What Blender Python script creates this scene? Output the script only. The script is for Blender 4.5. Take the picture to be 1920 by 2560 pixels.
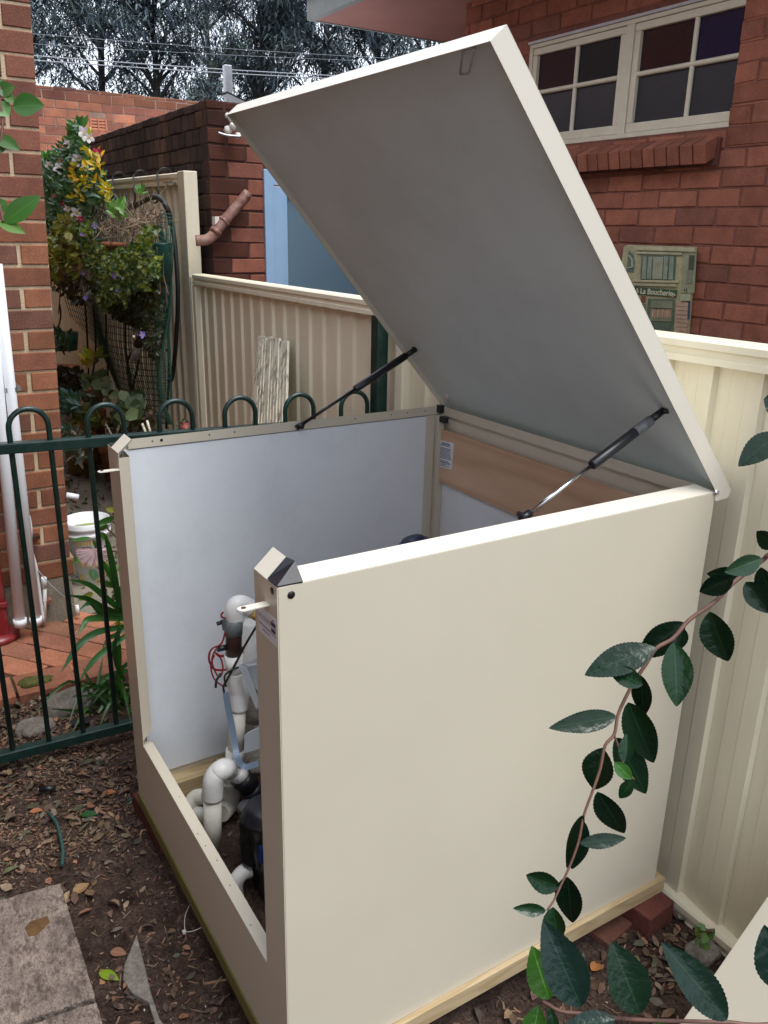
import bpy, math, random
from mathutils import Vector, Matrix
import numpy as np
R_=math.radians
for o in list(bpy.data.objects): bpy.data.objects.remove(o)
S=bpy.context.scene; COL=S.collection
# ---------------- camera, world, sun, exposure
cd=bpy.data.cameras.new('camera'); cam=bpy.data.objects.new('camera',cd); COL.objects.link(cam)
CAM=Vector((1.1195,-0.5032,1.6464)); cam.location=CAM
cam.rotation_euler=(R_(71.24),R_(-1.15),R_(58.23))
cd.sensor_fit='VERTICAL'; cd.sensor_height=36; cd.sensor_width=27; F=2053.0
cd.lens=F/2560*36; cd.clip_start=.02; cd.clip_end=2000
S.camera=cam
SUN_EL,SUN_AZ=R_(66),R_(25)           # azimuth measured from +X towards +Y
W=bpy.data.worlds.new('World'); S.world=W; W.use_nodes=True
nt=W.node_tree; bg=nt.nodes['Background']
sky=nt.nodes.new('ShaderNodeTexSky'); sky.sky_type='NISHITA'; sky.sun_disc=False
sky.sun_elevation=SUN_EL; sky.sun_rotation=R_(90)-SUN_AZ; sky.air_density=1.0; sky.dust_density=4.0; sky.ozone_density=1.5
tcw=nt.nodes.new('ShaderNodeTexCoord'); nzw=nt.nodes.new('ShaderNodeTexNoise'); nzw.inputs['Scale'].default_value=2.2; nzw.inputs['Detail'].default_value=6
crw=nt.nodes.new('ShaderNodeValToRGB'); crw.color_ramp.elements[0].position=.3; crw.color_ramp.elements[0].color=(.45,.45,.45,1); crw.color_ramp.elements[1].position=.65; crw.color_ramp.elements[1].color=(.95,.95,.95,1)
mxw=nt.nodes.new('ShaderNodeMix'); mxw.data_type='RGBA'; mxw.inputs[7].default_value=(8.0,8.7,9.8,1)
nt.links.new(tcw.outputs['Generated'],nzw.inputs['Vector']); nt.links.new(nzw.outputs['Fac'],crw.inputs['Fac'])
nt.links.new(crw.outputs['Color'],mxw.inputs[0]); nt.links.new(sky.outputs[0],mxw.inputs[6]); nt.links.new(mxw.outputs[2],bg.inputs['Color'])
bg.inputs['Strength'].default_value=.115
sl=bpy.data.lights.new('sun','SUN'); so=bpy.data.objects.new('sun',sl); COL.objects.link(so)
sl.energy=1.5; sl.angle=R_(30); sl.color=(1,.985,.96)
sd=Vector((math.cos(SUN_EL)*math.cos(SUN_AZ),math.cos(SUN_EL)*math.sin(SUN_AZ),math.sin(SUN_EL)))
so.rotation_euler=sd.to_track_quat('Z','Y').to_euler(); so.location=(3,3,8)
S.view_settings.view_transform='Standard'; S.view_settings.look='None'; S.view_settings.gamma=1
S.view_settings.use_curve_mapping=False; S.view_settings.exposure=.86
S.render.engine='CYCLES'
# ---------------- helpers
RM=cam.rotation_euler.to_matrix()
def ray(u,v): return RM@Vector(((u-960)/F,-(v-1280)/F,-1.0))
def on(u,v,ax,val):
    d=ray(u,v); t=(val-CAM[ax])/d[ax]; return CAM+d*t
def dep(u,v,t): return CAM+ray(u,v)*t
def zm(x0,y0,s): return lambda x,y:(x0+x*s,y0+y*s)
def rg(n): return zm([0,960][(n-1)%2],640*((n-1)//2),.57866)
r1,r2,r3,r4,r5,r6,r7,r8=[rg(i) for i in range(1,9)]
D_=zm(0,0,1.15732)
zA=zm(80,280,440/1659); zB=zm(80,760,440/1659); zC=zm(0,1200,340/1253); zP=zm(480,1440,280/1346); zQ=zm(400,1840,320/1539); zT=zm(460,640,660/1659); zK=zm(1240,560,680/1659)
rnd=random.Random(7)
def srgb(r,g,b): return tuple(((c/255)/12.92 if c<=10 else (((c/255)+.055)/1.055)**2.4) for c in (r,g,b))
WORLD={}
class MB:
    def __init__(s): s.v=[];s.f=[];s.c=[];s.uv=[];s.sm=[]
    def add(s,vs,fs,col=(1,1,1),uvs=None,smooth=False):
        b=len(s.v); s.v+= [tuple(p) for p in vs]
        for i,f in enumerate(fs):
            s.f.append(tuple(b+k for k in f)); s.c.append(col); s.sm.append(smooth)
            s.uv.append([uvs[k] for k in f] if uvs else [(0,0)]*len(f))
        return s
    def box(s,x0,x1,y0,y1,z0,z1,col=(1,1,1)):
        vs=[(x,y,z) for x in (x0,x1) for y in (y0,y1) for z in (z0,z1)]
        return s.add(vs,[(0,1,3,2),(4,6,7,5),(0,4,5,1),(2,3,7,6),(0,2,6,4),(1,5,7,3)],col)
    def obox(s,o,a,b,c,col=(1,1,1)):
        o,a,b,c=map(Vector,(o,a,b,c))
        vs=[o+a*i+b*j+c*k for i in (0,1) for j in (0,1) for k in (0,1)]
        if a.cross(b).dot(c)<0: fl=[(0,2,3,1),(4,5,7,6),(0,1,5,4),(2,6,7,3),(0,4,6,2),(1,3,7,5)]
        else: fl=[(0,1,3,2),(4,6,7,5),(0,4,5,1),(2,3,7,6),(0,2,6,4),(1,5,7,3)]
        return s.add(vs,fl,col)
    def prism(s,poly,ext,col=(1,1,1)):
        n=len(poly); poly=[Vector(p) for p in poly]; e=Vector(ext)
        vs=poly+[p+e for p in poly]
        fs=[tuple(range(n))[::-1],tuple(range(n,2*n))]+[(i,(i+1)%n,n+(i+1)%n,n+i) for i in range(n)]
        return s.add(vs,fs,col)
    def tube(s,pts,r,n=10,col=(1,1,1),cap=True,close=False):
        pts=[Vector(p) for p in pts]; m=len(pts); rs=r if isinstance(r,(list,tuple)) else [r]*m
        up=None; vs=[]; uv=[]; L=0
        for i,p in enumerate(pts):
            t=(pts[min(i+1,m-1)]-pts[max(i-1,0)])
            if close: t=pts[(i+1)%m]-pts[i-1]
            t=t.normalized() if t.length>1e-9 else Vector((0,0,1))
            if up is None:
                up=Vector((0,0,1)) if abs(t.z)<.9 else Vector((1,0,0))
            a=t.cross(up)
            if a.length<1e-6: a=t.cross(Vector((.3,.9,.1)))
            a.normalize(); b=a.cross(t).normalized(); up=b
            if i: L+=(p-pts[i-1]).length
            for k in range(n):
                w=2*math.pi*k/n; vs.append(p+(a*math.cos(w)+b*math.sin(w))*rs[i]); uv.append((k/n,L))
        fs=[]
        mm=m if close else m-1
        for i in range(mm):
            j=(i+1)%m
            for k in range(n):
                q=(k+1)%n; fs.append((i*n+k,j*n+k,j*n+q,i*n+q)[::-1])
        s.add(vs,fs,col,uv,True)
        if cap and not close:
            b=len(s.v)-len(vs)
            s.f.append(tuple(b+k for k in range(n))[::-1]); s.f.append(tuple(b+(m-1)*n+k for k in range(n)))
            for _ in range(2): s.c.append(col); s.sm.append(False); s.uv.append([(0,0)]*n)
        return s
    def lathe(s,prof,c,n=32,col=(1,1,1),axis=(0,0,1)):
        ax=Vector(axis).normalized(); q=Vector((0,0,1)).rotation_difference(ax); c=Vector(c)
        vs=[];m=len(prof)
        for (r,z) in prof:
            for k in range(n):
                w=2*math.pi*k/n; vs.append(c+q@Vector((r*math.cos(w),r*math.sin(w),z)))
        fs=[(i*n+k,i*n+(k+1)%n,(i+1)*n+(k+1)%n,(i+1)*n+k) for i in range(m-1) for k in range(n)]
        return s.add(vs,fs,col,None,True)
    def quad(s,a,b,c,d,col=(1,1,1),uv=None): return s.add([a,b,c,d],[(0,1,2,3)],col,uv)
    def build(s,name,mat,parent=None,bevel=0,fix=True):
        me=bpy.data.meshes.new(name)
        P=WORLD.get(parent.name,Vector((0,0,0))) if parent else Vector((0,0,0))
        arr=np.array(s.v,dtype=float); lo=arr.min(0);hi=arr.max(0); c=Vector(((lo[0]+hi[0])/2,(lo[1]+hi[1])/2,lo[2]))
        arr=arr-np.array(c)
        me.from_pydata(arr.tolist(),[],s.f)
        uvl=me.uv_layers.new(name='UVMap'); flat=[x for f in s.uv for p in f for x in p]; uvl.data.foreach_set('uv',flat)
        ca=me.color_attributes.new(name='Col',type='FLOAT_COLOR',domain='CORNER')
        cf=[]
        for f,cc in zip(s.f,s.c): cf+= list(tuple(cc)+(1,))*len(f)
        ca.data.foreach_set('color',cf)
        me.polygons.foreach_set('use_smooth',s.sm)
        me.materials.append(mat); me.update()
        o=bpy.data.objects.new(name,me); COL.objects.link(o); o.location=c-P; WORLD[o.name]=c
        if parent: o.parent=parent
        if bevel:
            b=o.modifiers.new('bevel','BEVEL'); b.width=bevel; b.segments=2; b.limit_method='ANGLE'; b.angle_limit=R_(40)
        return o
def empty(name,loc):
    o=bpy.data.objects.new(name,None); COL.objects.link(o); o.location=loc; o.empty_display_size=.1; WORLD[o.name]=Vector(loc); return o
def tag(o,label=None,cat=None,group=None,kind=None):
    if label:o['label']=label
    if cat:o['category']=cat
    if group:o['group']=group
    if kind:o['kind']=kind
    return o
def copy_tree(src,parent=None):
    c=src.copy(); COL.objects.link(c); c.parent=parent
    for ch in [x for x in bpy.data.objects if x.parent is src]: copy_tree(ch,c)
    return c
def smooth_path(pts,k=6):
    pts=[Vector(p) for p in pts]; out=[]
    for i in range(len(pts)-1):
        p0=pts[max(i-1,0)];p1=pts[i];p2=pts[i+1];p3=pts[min(i+2,len(pts)-1)]
        for j in range(k):
            t=j/k; out.append(.5*((2*p1)+(p2-p0)*t+(2*p0-5*p1+4*p2-p3)*t*t+(3*p1-p0-3*p2+p3)*t**3))
    out.append(pts[-1]); return out
# ---------------- materials
def mat(name,col=(.5,.5,.5),rough=.5,attr=False,var=.12,vs=6,fine=0,fs=120,bump=0,bs=60,bd=.002,metal=0,stain=0,ss=2.5,stcol=(.02,.018,.015),spec=.5,sheen=0,trans=0,alpha=1,stretch=None,coat=0,sub=0,rvar=0,stmul=None):
    m=bpy.data.materials.new(name); m.use_nodes=True; n=m.node_tree; N=n.nodes; L=n.links
    p=N['Principled BSDF']; tc=N.new('ShaderNodeTexCoord'); src=tc.outputs['Object']
    if stretch:
        mp=N.new('ShaderNodeMapping'); mp.inputs['Scale'].default_value=stretch; L.new(src,mp.inputs[0]); src=mp.outputs[0]
    if attr:
        a=N.new('ShaderNodeAttribute'); a.attribute_name='Col'; base=a.outputs['Color']
        if col!=(1,1,1):
            mm=N.new('ShaderNodeMix'); mm.data_type='RGBA'; mm.blend_type='MULTIPLY'; mm.inputs[0].default_value=1; L.new(base,mm.inputs[6]); mm.inputs[7].default_value=(*col,1); base=mm.outputs[2]
    else:
        rr=N.new('ShaderNodeRGB'); rr.outputs[0].default_value=(*col,1); base=rr.outputs[0]
    def noise(scale,detail=5,rg=.6):
        z=N.new('ShaderNodeTexNoise'); z.inputs['Scale'].default_value=scale; z.inputs['Detail'].default_value=detail; z.inputs['Roughness'].default_value=rg; L.new(src,z.inputs['Vector']); return z.outputs['Fac']
    def mul(base,fac,lo,hi,a=.3,b=.7):
        mr=N.new('ShaderNodeMapRange'); mr.inputs['From Min'].default_value=a; mr.inputs['From Max'].default_value=b; mr.inputs['To Min'].default_value=lo; mr.inputs['To Max'].default_value=hi; L.new(fac,mr.inputs['Value'])
        mm=N.new('ShaderNodeVectorMath'); mm.operation='SCALE'; L.new(base,mm.inputs[0]); L.new(mr.outputs[0],mm.inputs['Scale']); return mm.outputs[0]
    if var: base=mul(base,noise(vs),1-var,1+var)
    if fine: base=mul(base,noise(fs,2),1-fine,1+fine)
    if stain:
        st=noise(ss,7,.7); mr=N.new('ShaderNodeMapRange'); mr.inputs['From Min'].default_value=.5-.25*stain; mr.inputs['From Max'].default_value=.62; L.new(st,mr.inputs['Value'])
        mx=N.new('ShaderNodeMix'); mx.data_type='RGBA'; 
        ml=N.new('ShaderNodeMath'); ml.operation='MULTIPLY'; ml.inputs[1].default_value=stmul or min(1,stain); L.new(mr.outputs[0],ml.inputs[0]); L.new(ml.outputs[0],mx.inputs[0])
        L.new(base,mx.inputs[6]); mx.inputs[7].default_value=(*stcol,1); base=mx.outputs[2]
    L.new(base,p.inputs['Base Color'])
    p.inputs['Roughness'].default_value=rough; p.inputs['Metallic'].default_value=metal
    p.inputs['Specular IOR Level'].default_value=spec
    if rvar:
        mr=N.new('ShaderNodeMapRange'); mr.inputs['From Min'].default_value=.3; mr.inputs['From Max'].default_value=.7; mr.inputs['To Min'].default_value=rough-rvar; mr.inputs['To Max'].default_value=rough+rvar; L.new(noise(vs*2),mr.inputs['Value']); L.new(mr.outputs[0],p.inputs['Roughness'])
    if trans: p.inputs['Transmission Weight'].default_value=trans
    if coat: p.inputs['Coat Weight'].default_value=coat; p.inputs['Coat Roughness'].default_value=.15
    if alpha<1: p.inputs['Alpha'].default_value=alpha
    if bump:
        b=N.new('ShaderNodeBump'); b.inputs['Strength'].default_value=bump; b.inputs['Distance'].default_value=bd; L.new(noise(bs,6),b.inputs['Height']); L.new(b.outputs[0],p.inputs['Normal'])
    return m
def leafmat(name,rough=.35,vein=(1.6,1.8,1.2),spec=.5,attr=True,trl=.25,sc=1,bmp=.10,rough_var=0):
    m=bpy.data.materials.new(name); m.use_nodes=True; N=m.node_tree.nodes; L=m.node_tree.links; p=N['Principled BSDF']
    a=N.new('ShaderNodeAttribute'); a.attribute_name='Col'
    uv=N.new('ShaderNodeUVMap'); sx=N.new('ShaderNodeSeparateXYZ'); L.new(uv.outputs[0],sx.inputs[0])
    ab=N.new('ShaderNodeMath'); ab.operation='ABSOLUTE'; L.new(sx.outputs[1],ab.inputs[0])
    mr=N.new('ShaderNodeMapRange'); mr.inputs['From Min'].default_value=.02; mr.inputs['From Max'].default_value=.06; mr.inputs['To Min'].default_value=1; mr.inputs['To Max'].default_value=0; L.new(ab.outputs[0],mr.inputs['Value'])
    # side veins
    cb=N.new('ShaderNodeMath'); cb.operation='MULTIPLY_ADD'; cb.inputs[1].default_value=-.35; L.new(ab.outputs[0],cb.inputs[0]); L.new(sx.outputs[0],cb.inputs[2])
    sn=N.new('ShaderNodeMath'); sn.operation='SINE'; sm=N.new('ShaderNodeMath'); sm.operation='MULTIPLY'; sm.inputs[1].default_value=52; L.new(cb.outputs[0],sm.inputs[0]); L.new(sm.outputs[0],sn.inputs[0])
    tc=N.new('ShaderNodeTexCoord'); nz=N.new('ShaderNodeTexNoise'); nz.inputs['Scale'].default_value=25*sc; L.new(tc.outputs['Object'],nz.inputs['Vector'])
    mv=N.new('ShaderNodeMapRange'); mv.inputs['To Min'].default_value=.75; mv.inputs['To Max'].default_value=1.25; L.new(nz.outputs['Fac'],mv.inputs['Value'])
    scl=N.new('ShaderNodeVectorMath'); scl.operation='SCALE'; L.new(a.outputs['Color'],scl.inputs[0]); L.new(mv.outputs[0],scl.inputs['Scale'])
    vv=N.new('ShaderNodeVectorMath'); vv.operation='MULTIPLY'; L.new(scl.outputs[0],vv.inputs[0]); vv.inputs[1].default_value=vein
    mx=N.new('ShaderNodeMix'); mx.data_type='RGBA'; L.new(mr.outputs[0],mx.inputs[0]); L.new(scl.outputs[0],mx.inputs[6]); L.new(vv.outputs[0],mx.inputs[7])
    L.new(mx.outputs[2],p.inputs['Base Color']); p.inputs['Roughness'].default_value=rough; p.inputs['Specular IOR Level'].default_value=spec
    if rough_var:
        rv_=N.new('ShaderNodeMapRange'); rv_.inputs['To Min'].default_value=rough-rough_var*.7; rv_.inputs['To Max'].default_value=rough+rough_var*1.4; L.new(nz.outputs['Fac'],rv_.inputs['Value']); L.new(rv_.outputs[0],p.inputs['Roughness'])
    b=N.new('ShaderNodeBump'); b.inputs['Strength'].default_value=bmp; b.inputs['Distance'].default_value=.0004; L.new(sn.outputs[0],b.inputs['Height']); L.new(b.outputs[0],p.inputs['Normal'])
    if rough_var:
        n3=N.new('ShaderNodeTexNoise'); n3.inputs['Scale'].default_value=95; n3.inputs['Detail'].default_value=3; L.new(tc.outputs['Object'],n3.inputs['Vector'])
        b2=N.new('ShaderNodeBump'); b2.inputs['Strength'].default_value=.55; b2.inputs['Distance'].default_value=.0022; L.new(n3.outputs['Fac'],b2.inputs['Height']); L.new(b.outputs[0],b2.inputs['Normal']); L.new(b2.outputs[0],p.inputs['Normal'])
    if trl:
        tr=N.new('ShaderNodeBsdfTranslucent'); sv=N.new('ShaderNodeVectorMath'); sv.operation='MULTIPLY'; sv.inputs[1].default_value=(1.3,1.6,.5); L.new(mx.outputs[2],sv.inputs[0]); L.new(sv.outputs[0],tr.inputs['Color'])
        ms=N.new('ShaderNodeMixShader'); ms.inputs[0].default_value=trl; L.new(p.outputs[0],ms.inputs[1]); L.new(tr.outputs[0],ms.inputs[2]); L.new(ms.outputs[0],N['Material Output'].inputs['Surface'])
    return m
def woodmat(name,c1,c2,axis=0,scale=1,rough=.6):
    m=bpy.data.materials.new(name); m.use_nodes=True; N=m.node_tree.nodes; L=m.node_tree.links; p=N['Principled BSDF']
    tc=N.new('ShaderNodeTexCoord'); mp=N.new('ShaderNodeMapping'); s=[5*scale]*3; s[axis]=.55*scale; mp.inputs['Scale'].default_value=s; L.new(tc.outputs['Object'],mp.inputs[0])
    nz=N.new('ShaderNodeTexNoise'); nz.inputs['Scale'].default_value=1.3; nz.inputs['Detail'].default_value=2; L.new(mp.outputs[0],nz.inputs['Vector'])
    sm=N.new('ShaderNodeMath'); sm.operation='MULTIPLY'; sm.inputs[1].default_value=42; L.new(nz.outputs['Fac'],sm.inputs[0]); sn=N.new('ShaderNodeMath'); sn.operation='SINE'; L.new(sm.outputs[0],sn.inputs[0])
    mr=N.new('ShaderNodeMapRange'); mr.inputs['From Min'].default_value=-1; L.new(sn.outputs[0],mr.inputs['Value'])
    pw=N.new('ShaderNodeMath'); pw.operation='POWER'; pw.inputs[1].default_value=3; L.new(mr.outputs[0],pw.inputs[0])
    n2=N.new('ShaderNodeTexNoise'); n2.inputs['Scale'].default_value=90; mp2=N.new('ShaderNodeMapping'); s2=[3,3,3]; s2[axis]=.15; mp2.inputs['Scale'].default_value=s2; L.new(tc.outputs['Object'],mp2.inputs[0]); L.new(mp2.outputs[0],n2.inputs['Vector'])
    ad=N.new('ShaderNodeMath'); ad.operation='MULTIPLY_ADD'; ad.inputs[1].default_value=.55; L.new(pw.outputs[0],ad.inputs[0]); q=N.new('ShaderNodeMath'); q.operation='MULTIPLY'; q.inputs[1].default_value=.45; L.new(n2.outputs['Fac'],q.inputs[0]); L.new(q.outputs[0],ad.inputs[2])
    mx=N.new('ShaderNodeMix'); mx.data_type='RGBA'; L.new(ad.outputs[0],mx.inputs[0]); mx.inputs[6].default_value=(*c1,1); mx.inputs[7].default_value=(*c2,1); L.new(mx.outputs[2],p.inputs['Base Color'])
    p.inputs['Roughness'].default_value=rough
    b=N.new('ShaderNodeBump'); b.inputs['Strength'].default_value=.2; b.inputs['Distance'].default_value=.001; L.new(n2.outputs['Fac'],b.inputs['Height']); L.new(b.outputs[0],p.inputs['Normal'])
    return m
M={}
M['cream']=mat('cream powder coated steel',(.62,.57,.455),.36,var=.03,vs=1.8,fine=.012,fs=300,bump=.08,bs=900,bd=.0003,stain=.05,ss=2.4,stcol=(.47,.41,.31),rvar=.06)
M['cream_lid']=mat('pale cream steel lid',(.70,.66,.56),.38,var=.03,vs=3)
M['lining']=mat('white acoustic lining',(.79,.83,.87),.6,var=.04,vs=3,stain=.16,ss=3,stcol=(.34,.35,.36))
M['lid_lining']=mat('grey lid lining',(.70,.83,.86),.55,var=.07,vs=2.0,stain=.22,ss=3.1,stcol=(.50,.58,.60),rvar=.08)
M['fence']=mat('cream fence steel',(.76,.70,.535),.42,var=.05,vs=2.2,stain=.13,ss=5,stcol=(.48,.42,.31),stretch=(1.6,1.6,.3))
M['fence_far']=mat('aged cream fence steel',(.85,.77,.59),.5,var=.07,vs=2.2,stain=.12,ss=2.5,stcol=(.52,.42,.30))
M['black']=mat('black plastic',(.009,.010,.014),.36,var=.2,vs=10,bump=.1,bs=300)
M['navy']=mat('navy plastic',(.010,.018,.075),.35,var=.2)
M['blue']=mat('blue plastic',(.01,.05,.32),.35)
M['steel']=mat('bright steel',(.75,.76,.78),.18,metal=1,var=.03)
M['zinc']=mat('zinc steel',(.45,.46,.48),.38,metal=.9,var=.12,vs=30)
M['green']=mat('dark green powder coat',(.005,.026,.021),.3,var=.25,vs=20,bump=.05,bs=200,stain=.04,ss=18,stcol=(.3,.33,.3))
M['pine']=woodmat('treated pine',(.60,.44,.20),(.30,.19,.065),0,2.2)
M['piney']=woodmat('treated pine cross',(.52,.405,.25),(.36,.26,.13),1,2.2)
M['pineg']=woodmat('green treated pine',(.19,.17,.045),(.11,.10,.025),0,2.2)
M['ply']=woodmat('plywood',(.74,.51,.35),(.50,.29,.18),0,.55,.55)
M['pvc']=mat('white pvc',(.80,.80,.78),.35,var=.05,vs=10,stain=.22,ss=9,stcol=(.40,.39,.34))
M['pvcd']=mat('dirty pvc',(.70,.68,.61),.45,var=.1,vs=12,stain=.3,ss=9,stcol=(.26,.23,.16))
M['greytape']=mat('grey duct tape',(.13,.15,.16),.45,var=.2,vs=25,bump=.4,bs=60)
M['brownpipe']=mat('brown pipe',(.055,.022,.018),.5,var=.2)
M['rust']=mat('brown painted waste pipe',(.17,.062,.04),.55,var=.15,stain=.35,ss=22,stcol=(.55,.42,.36))
M['redwire']=mat('red wire',(.25,.01,.018),.4)
M['greycable']=mat('grey flat cable',(.20,.27,.38),.45)
M['yellow']=mat('yellow tape ring',(.62,.44,.14),.5)
M['brick']=mat('brick',(1,1,1),.9,attr=True,var=.22,vs=9,fine=.18,fs=160,bump=.55,bs=130,bd=.004,spec=.2)
M['bricks_dark']=mat('soot stained brick',(1,1,1),.92,attr=True,var=.25,vs=6,fine=.2,fs=90,bump=.6,bs=110,bd=.004,stain=.45,ss=2.6,stcol=(.022,.019,.018),spec=.2)
M['bricks_far']=mat('far orange brick',(1,1,1),.92,attr=True,var=.2,vs=5,fine=.15,fs=60,stain=.35,ss=1.2,stcol=(.07,.04,.035),spec=.2)
M['concrete']=mat('concrete',(.24,.215,.17),.9,var=.25,vs=4,fine=.25,fs=120,bump=.5,bs=90,bd=.004,stain=.4,ss=5,stcol=(.08,.075,.055),spec=.2)
M['slab']=mat('weathered sandstone paver',(.31,.25,.21),.85,var=.3,vs=9,fine=.35,fs=190,bump=1,bs=60,bd=.02,stain=.10,stmul=.88,ss=30,stcol=(.12,.082,.07),spec=.3,stretch=(1,1.8,1))
M['stone']=mat('garden stone',(.20,.18,.155),.9,var=.3,vs=14,fine=.25,fs=110,bump=.8,bs=60,bd=.005,stain=.4,ss=10,stcol=(.07,.06,.05),spec=.2)
M['mossy']=mat('mossy stone',(.10,.105,.035),.95,var=.4,vs=18,fine=.3,fs=150,bump=.9,bs=60,bd=.006,stain=.4,ss=12,stcol=(.03,.04,.008),spec=.1)
M['attr']=mat('coloured',(1,1,1),.6,attr=True,var=.15,vs=20)
M['litter']=mat('leaf litter',(1,1,1),.8,attr=True,var=.3,vs=60,spec=.25)
M['windowframe']=mat('cream painted timber frame',(.62,.55,.42),.5,var=.06,vs=10,stain=.12,ss=8,stcol=(.33,.27,.2))
M['blueframe']=mat('light blue painted frame',(.30,.46,.66),.45,var=.05)
M['terracotta']=mat('terracotta',(.30,.10,.045),.85,var=.25,vs=12,stain=.25,ss=12,stcol=(.30,.22,.14),bump=.3,bs=80)
M['terracotta_y']=mat('mossy terracotta',(.30,.15,.035),.85,var=.3,vs=12,stain=.45,ss=10,stcol=(.12,.13,.02))
M['greenpot']=mat('green plastic pot',(.012,.07,.055),.4,var=.2)
M['white']=mat('white plastic',(.76,.79,.82),.4,var=.04,stain=.05,ss=10,stcol=(.35,.36,.33))
M['water']=mat('green water',(.16,.20,.02),.08,var=.2,vs=14)
M['red']=mat('dark red gloss paint',(.20,.012,.016),.35,var=.2,vs=9,stain=.12,ss=14,stcol=(.35,.25,.22))
M['soffit']=mat('pink brown painted soffit',(.34,.15,.12),.7,var=.12,vs=2)
M['fascia']=mat('grey green fascia',(.20,.215,.20),.6,var=.12,vs=6)
M['rooftile']=mat('terracotta roof tile',(.25,.07,.045),.85,var=.3,vs=6)
M['ceramic']=mat('glazed ceramic',(1,1,1),.35,attr=True,var=.2,vs=18,fine=.1,fs=80,bump=.35,bs=60,bd=.003)
M['ink']=mat('printed ink',(1,1,1),.5,attr=True,var=0)
M['bark']=mat('dark bark',(.028,.024,.022),.95,var=.3,vs=3,bump=.5,bs=20)
M['stem']=mat('brown twig',(.13,.075,.05),.75,var=.35,vs=120,bump=.4,bs=300)
M['stemr']=mat('reddish young twig',(.13,.062,.042),.6,var=.25,vs=120)
M['leaf']=leafmat('glossy camellia leaf',.20,(2.6,2.2,1.8),spec=.32,trl=.06,bmp=.03,rough_var=.12)
M['leafb']=leafmat('garden leaf',.4,(1.5,1.5,1.3),trl=.3,sc=.5)
M['petal']=mat('petals',(1,1,1),.6,attr=True,var=.05)
M['needle']=mat('casuarina needles',(1,1,1),.7,attr=True,var=.15,vs=.6,spec=.2)
M['wire']=mat('green wire mesh',(.012,.06,.045),.5)
M['blackwire']=mat('black hose',(.012,.012,.012),.5)
M['cable']=mat('grey overhead cable',(.30,.32,.35),.6)
M['glassclear']=mat('clear bottle plastic',(.75,.78,.8),.1,trans=.85,var=0)
M['foam']=mat('white expanding foam',(.75,.72,.66),.8,bump=.6,bs=60,bd=.01)
M['peel']=mat('peeling cream paint',(.74,.70,.55),.7,var=.08,stain=.02,stmul=.85,ss=17,stcol=(.14,.125,.10),bump=.5,bs=40,bd=.004,stretch=(2.6,2.6,.55))
def glass(name,col,rough=.12):
    return mat(name,col,rough,var=.2,vs=5,spec=.45,fine=.15,fs=200)
# ---------------- structure
def hn(x,y):
    return (math.sin(x*3.1+1.3)*math.cos(y*2.7+.4)*.008+math.sin(x*9.7+y*7.9)*.004+math.sin(x*23+3*math.sin(y*17))*.0018+math.cos(y*29+2*math.sin(x*13))*.0018)
def gz(x,y):
    z=-.105+hn(x,y)
    if x<-1.2: z-=min(.03,(-1.2-x)*.06)
    return z
def ground():
    m=MB(); nx,ny=230,210; x0,x1,y0,y1=-2.2,1.6,-2.2,1.28
    vs=[(x0+(x1-x0)*i/nx,y0+(y1-y0)*j/ny,0) for i in range(nx+1) for j in range(ny+1)]
    vs=[(x,y,gz(x,y)+ (rnd.uniform(-.0022,.0022))) for x,y,z in vs]
    fs=[(i*(ny+1)+j,(i+1)*(ny+1)+j,(i+1)*(ny+1)+j+1,i*(ny+1)+j+1) for i in range(nx) for j in range(ny)]
    m.add(vs,fs,(1,1,1),None,True)
    m.add([(-400,-400,-.16),(400,-400,-.16),(400,400,-.16),(-400,400,-.16)],[(0,1,2,3)])
    mt=bpy.data.materials.new('dark garden soil'); mt.use_nodes=True; N=mt.node_tree.nodes;L=mt.node_tree.links;p=N['Principled BSDF']
    tc=N.new('ShaderNodeTexCoord')
    def nz(s,d=6,r=.65):
        z=N.new('ShaderNodeTexNoise'); z.inputs['Scale'].default_value=s; z.inputs['Detail'].default_value=d; z.inputs['Roughness'].default_value=r; L.new(tc.outputs['Object'],z.inputs['Vector']); return z.outputs['Fac']
    cr=N.new('ShaderNodeValToRGB'); e=cr.color_ramp.elements; e[0].position=.3; e[0].color=(.020,.0115,.0085,1); e[1].position=.72; e[1].color=(.085,.057,.045,1); k=e.new(.5); k.color=(.050,.032,.0255,1)
    L.new(nz(14),cr.inputs[0])
    c2=N.new('ShaderNodeMapRange'); c2.inputs['From Min'].default_value=.3;c2.inputs['From Max'].default_value=.7;c2.inputs['To Min'].default_value=.45;c2.inputs['To Max'].default_value=1.6; L.new(nz(110,3),c2.inputs['Value'])
    v=N.new('ShaderNodeVectorMath'); v.operation='SCALE'; L.new(cr.outputs[0],v.inputs[0]); L.new(c2.outputs[0],v.inputs['Scale']); L.new(v.outputs[0],p.inputs['Base Color'])
    p.inputs['Roughness'].default_value=.95; p.inputs['Specular IOR Level'].default_value=.15
    b=N.new('ShaderNodeBump'); b.inputs['Strength'].default_value=.9; b.inputs['Distance'].default_value=.012; L.new(nz(55),b.inputs['Height']); L.new(b.outputs[0],p.inputs['Normal'])
    tag(m.build('ground',mt),kind='structure')
ground()
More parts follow.
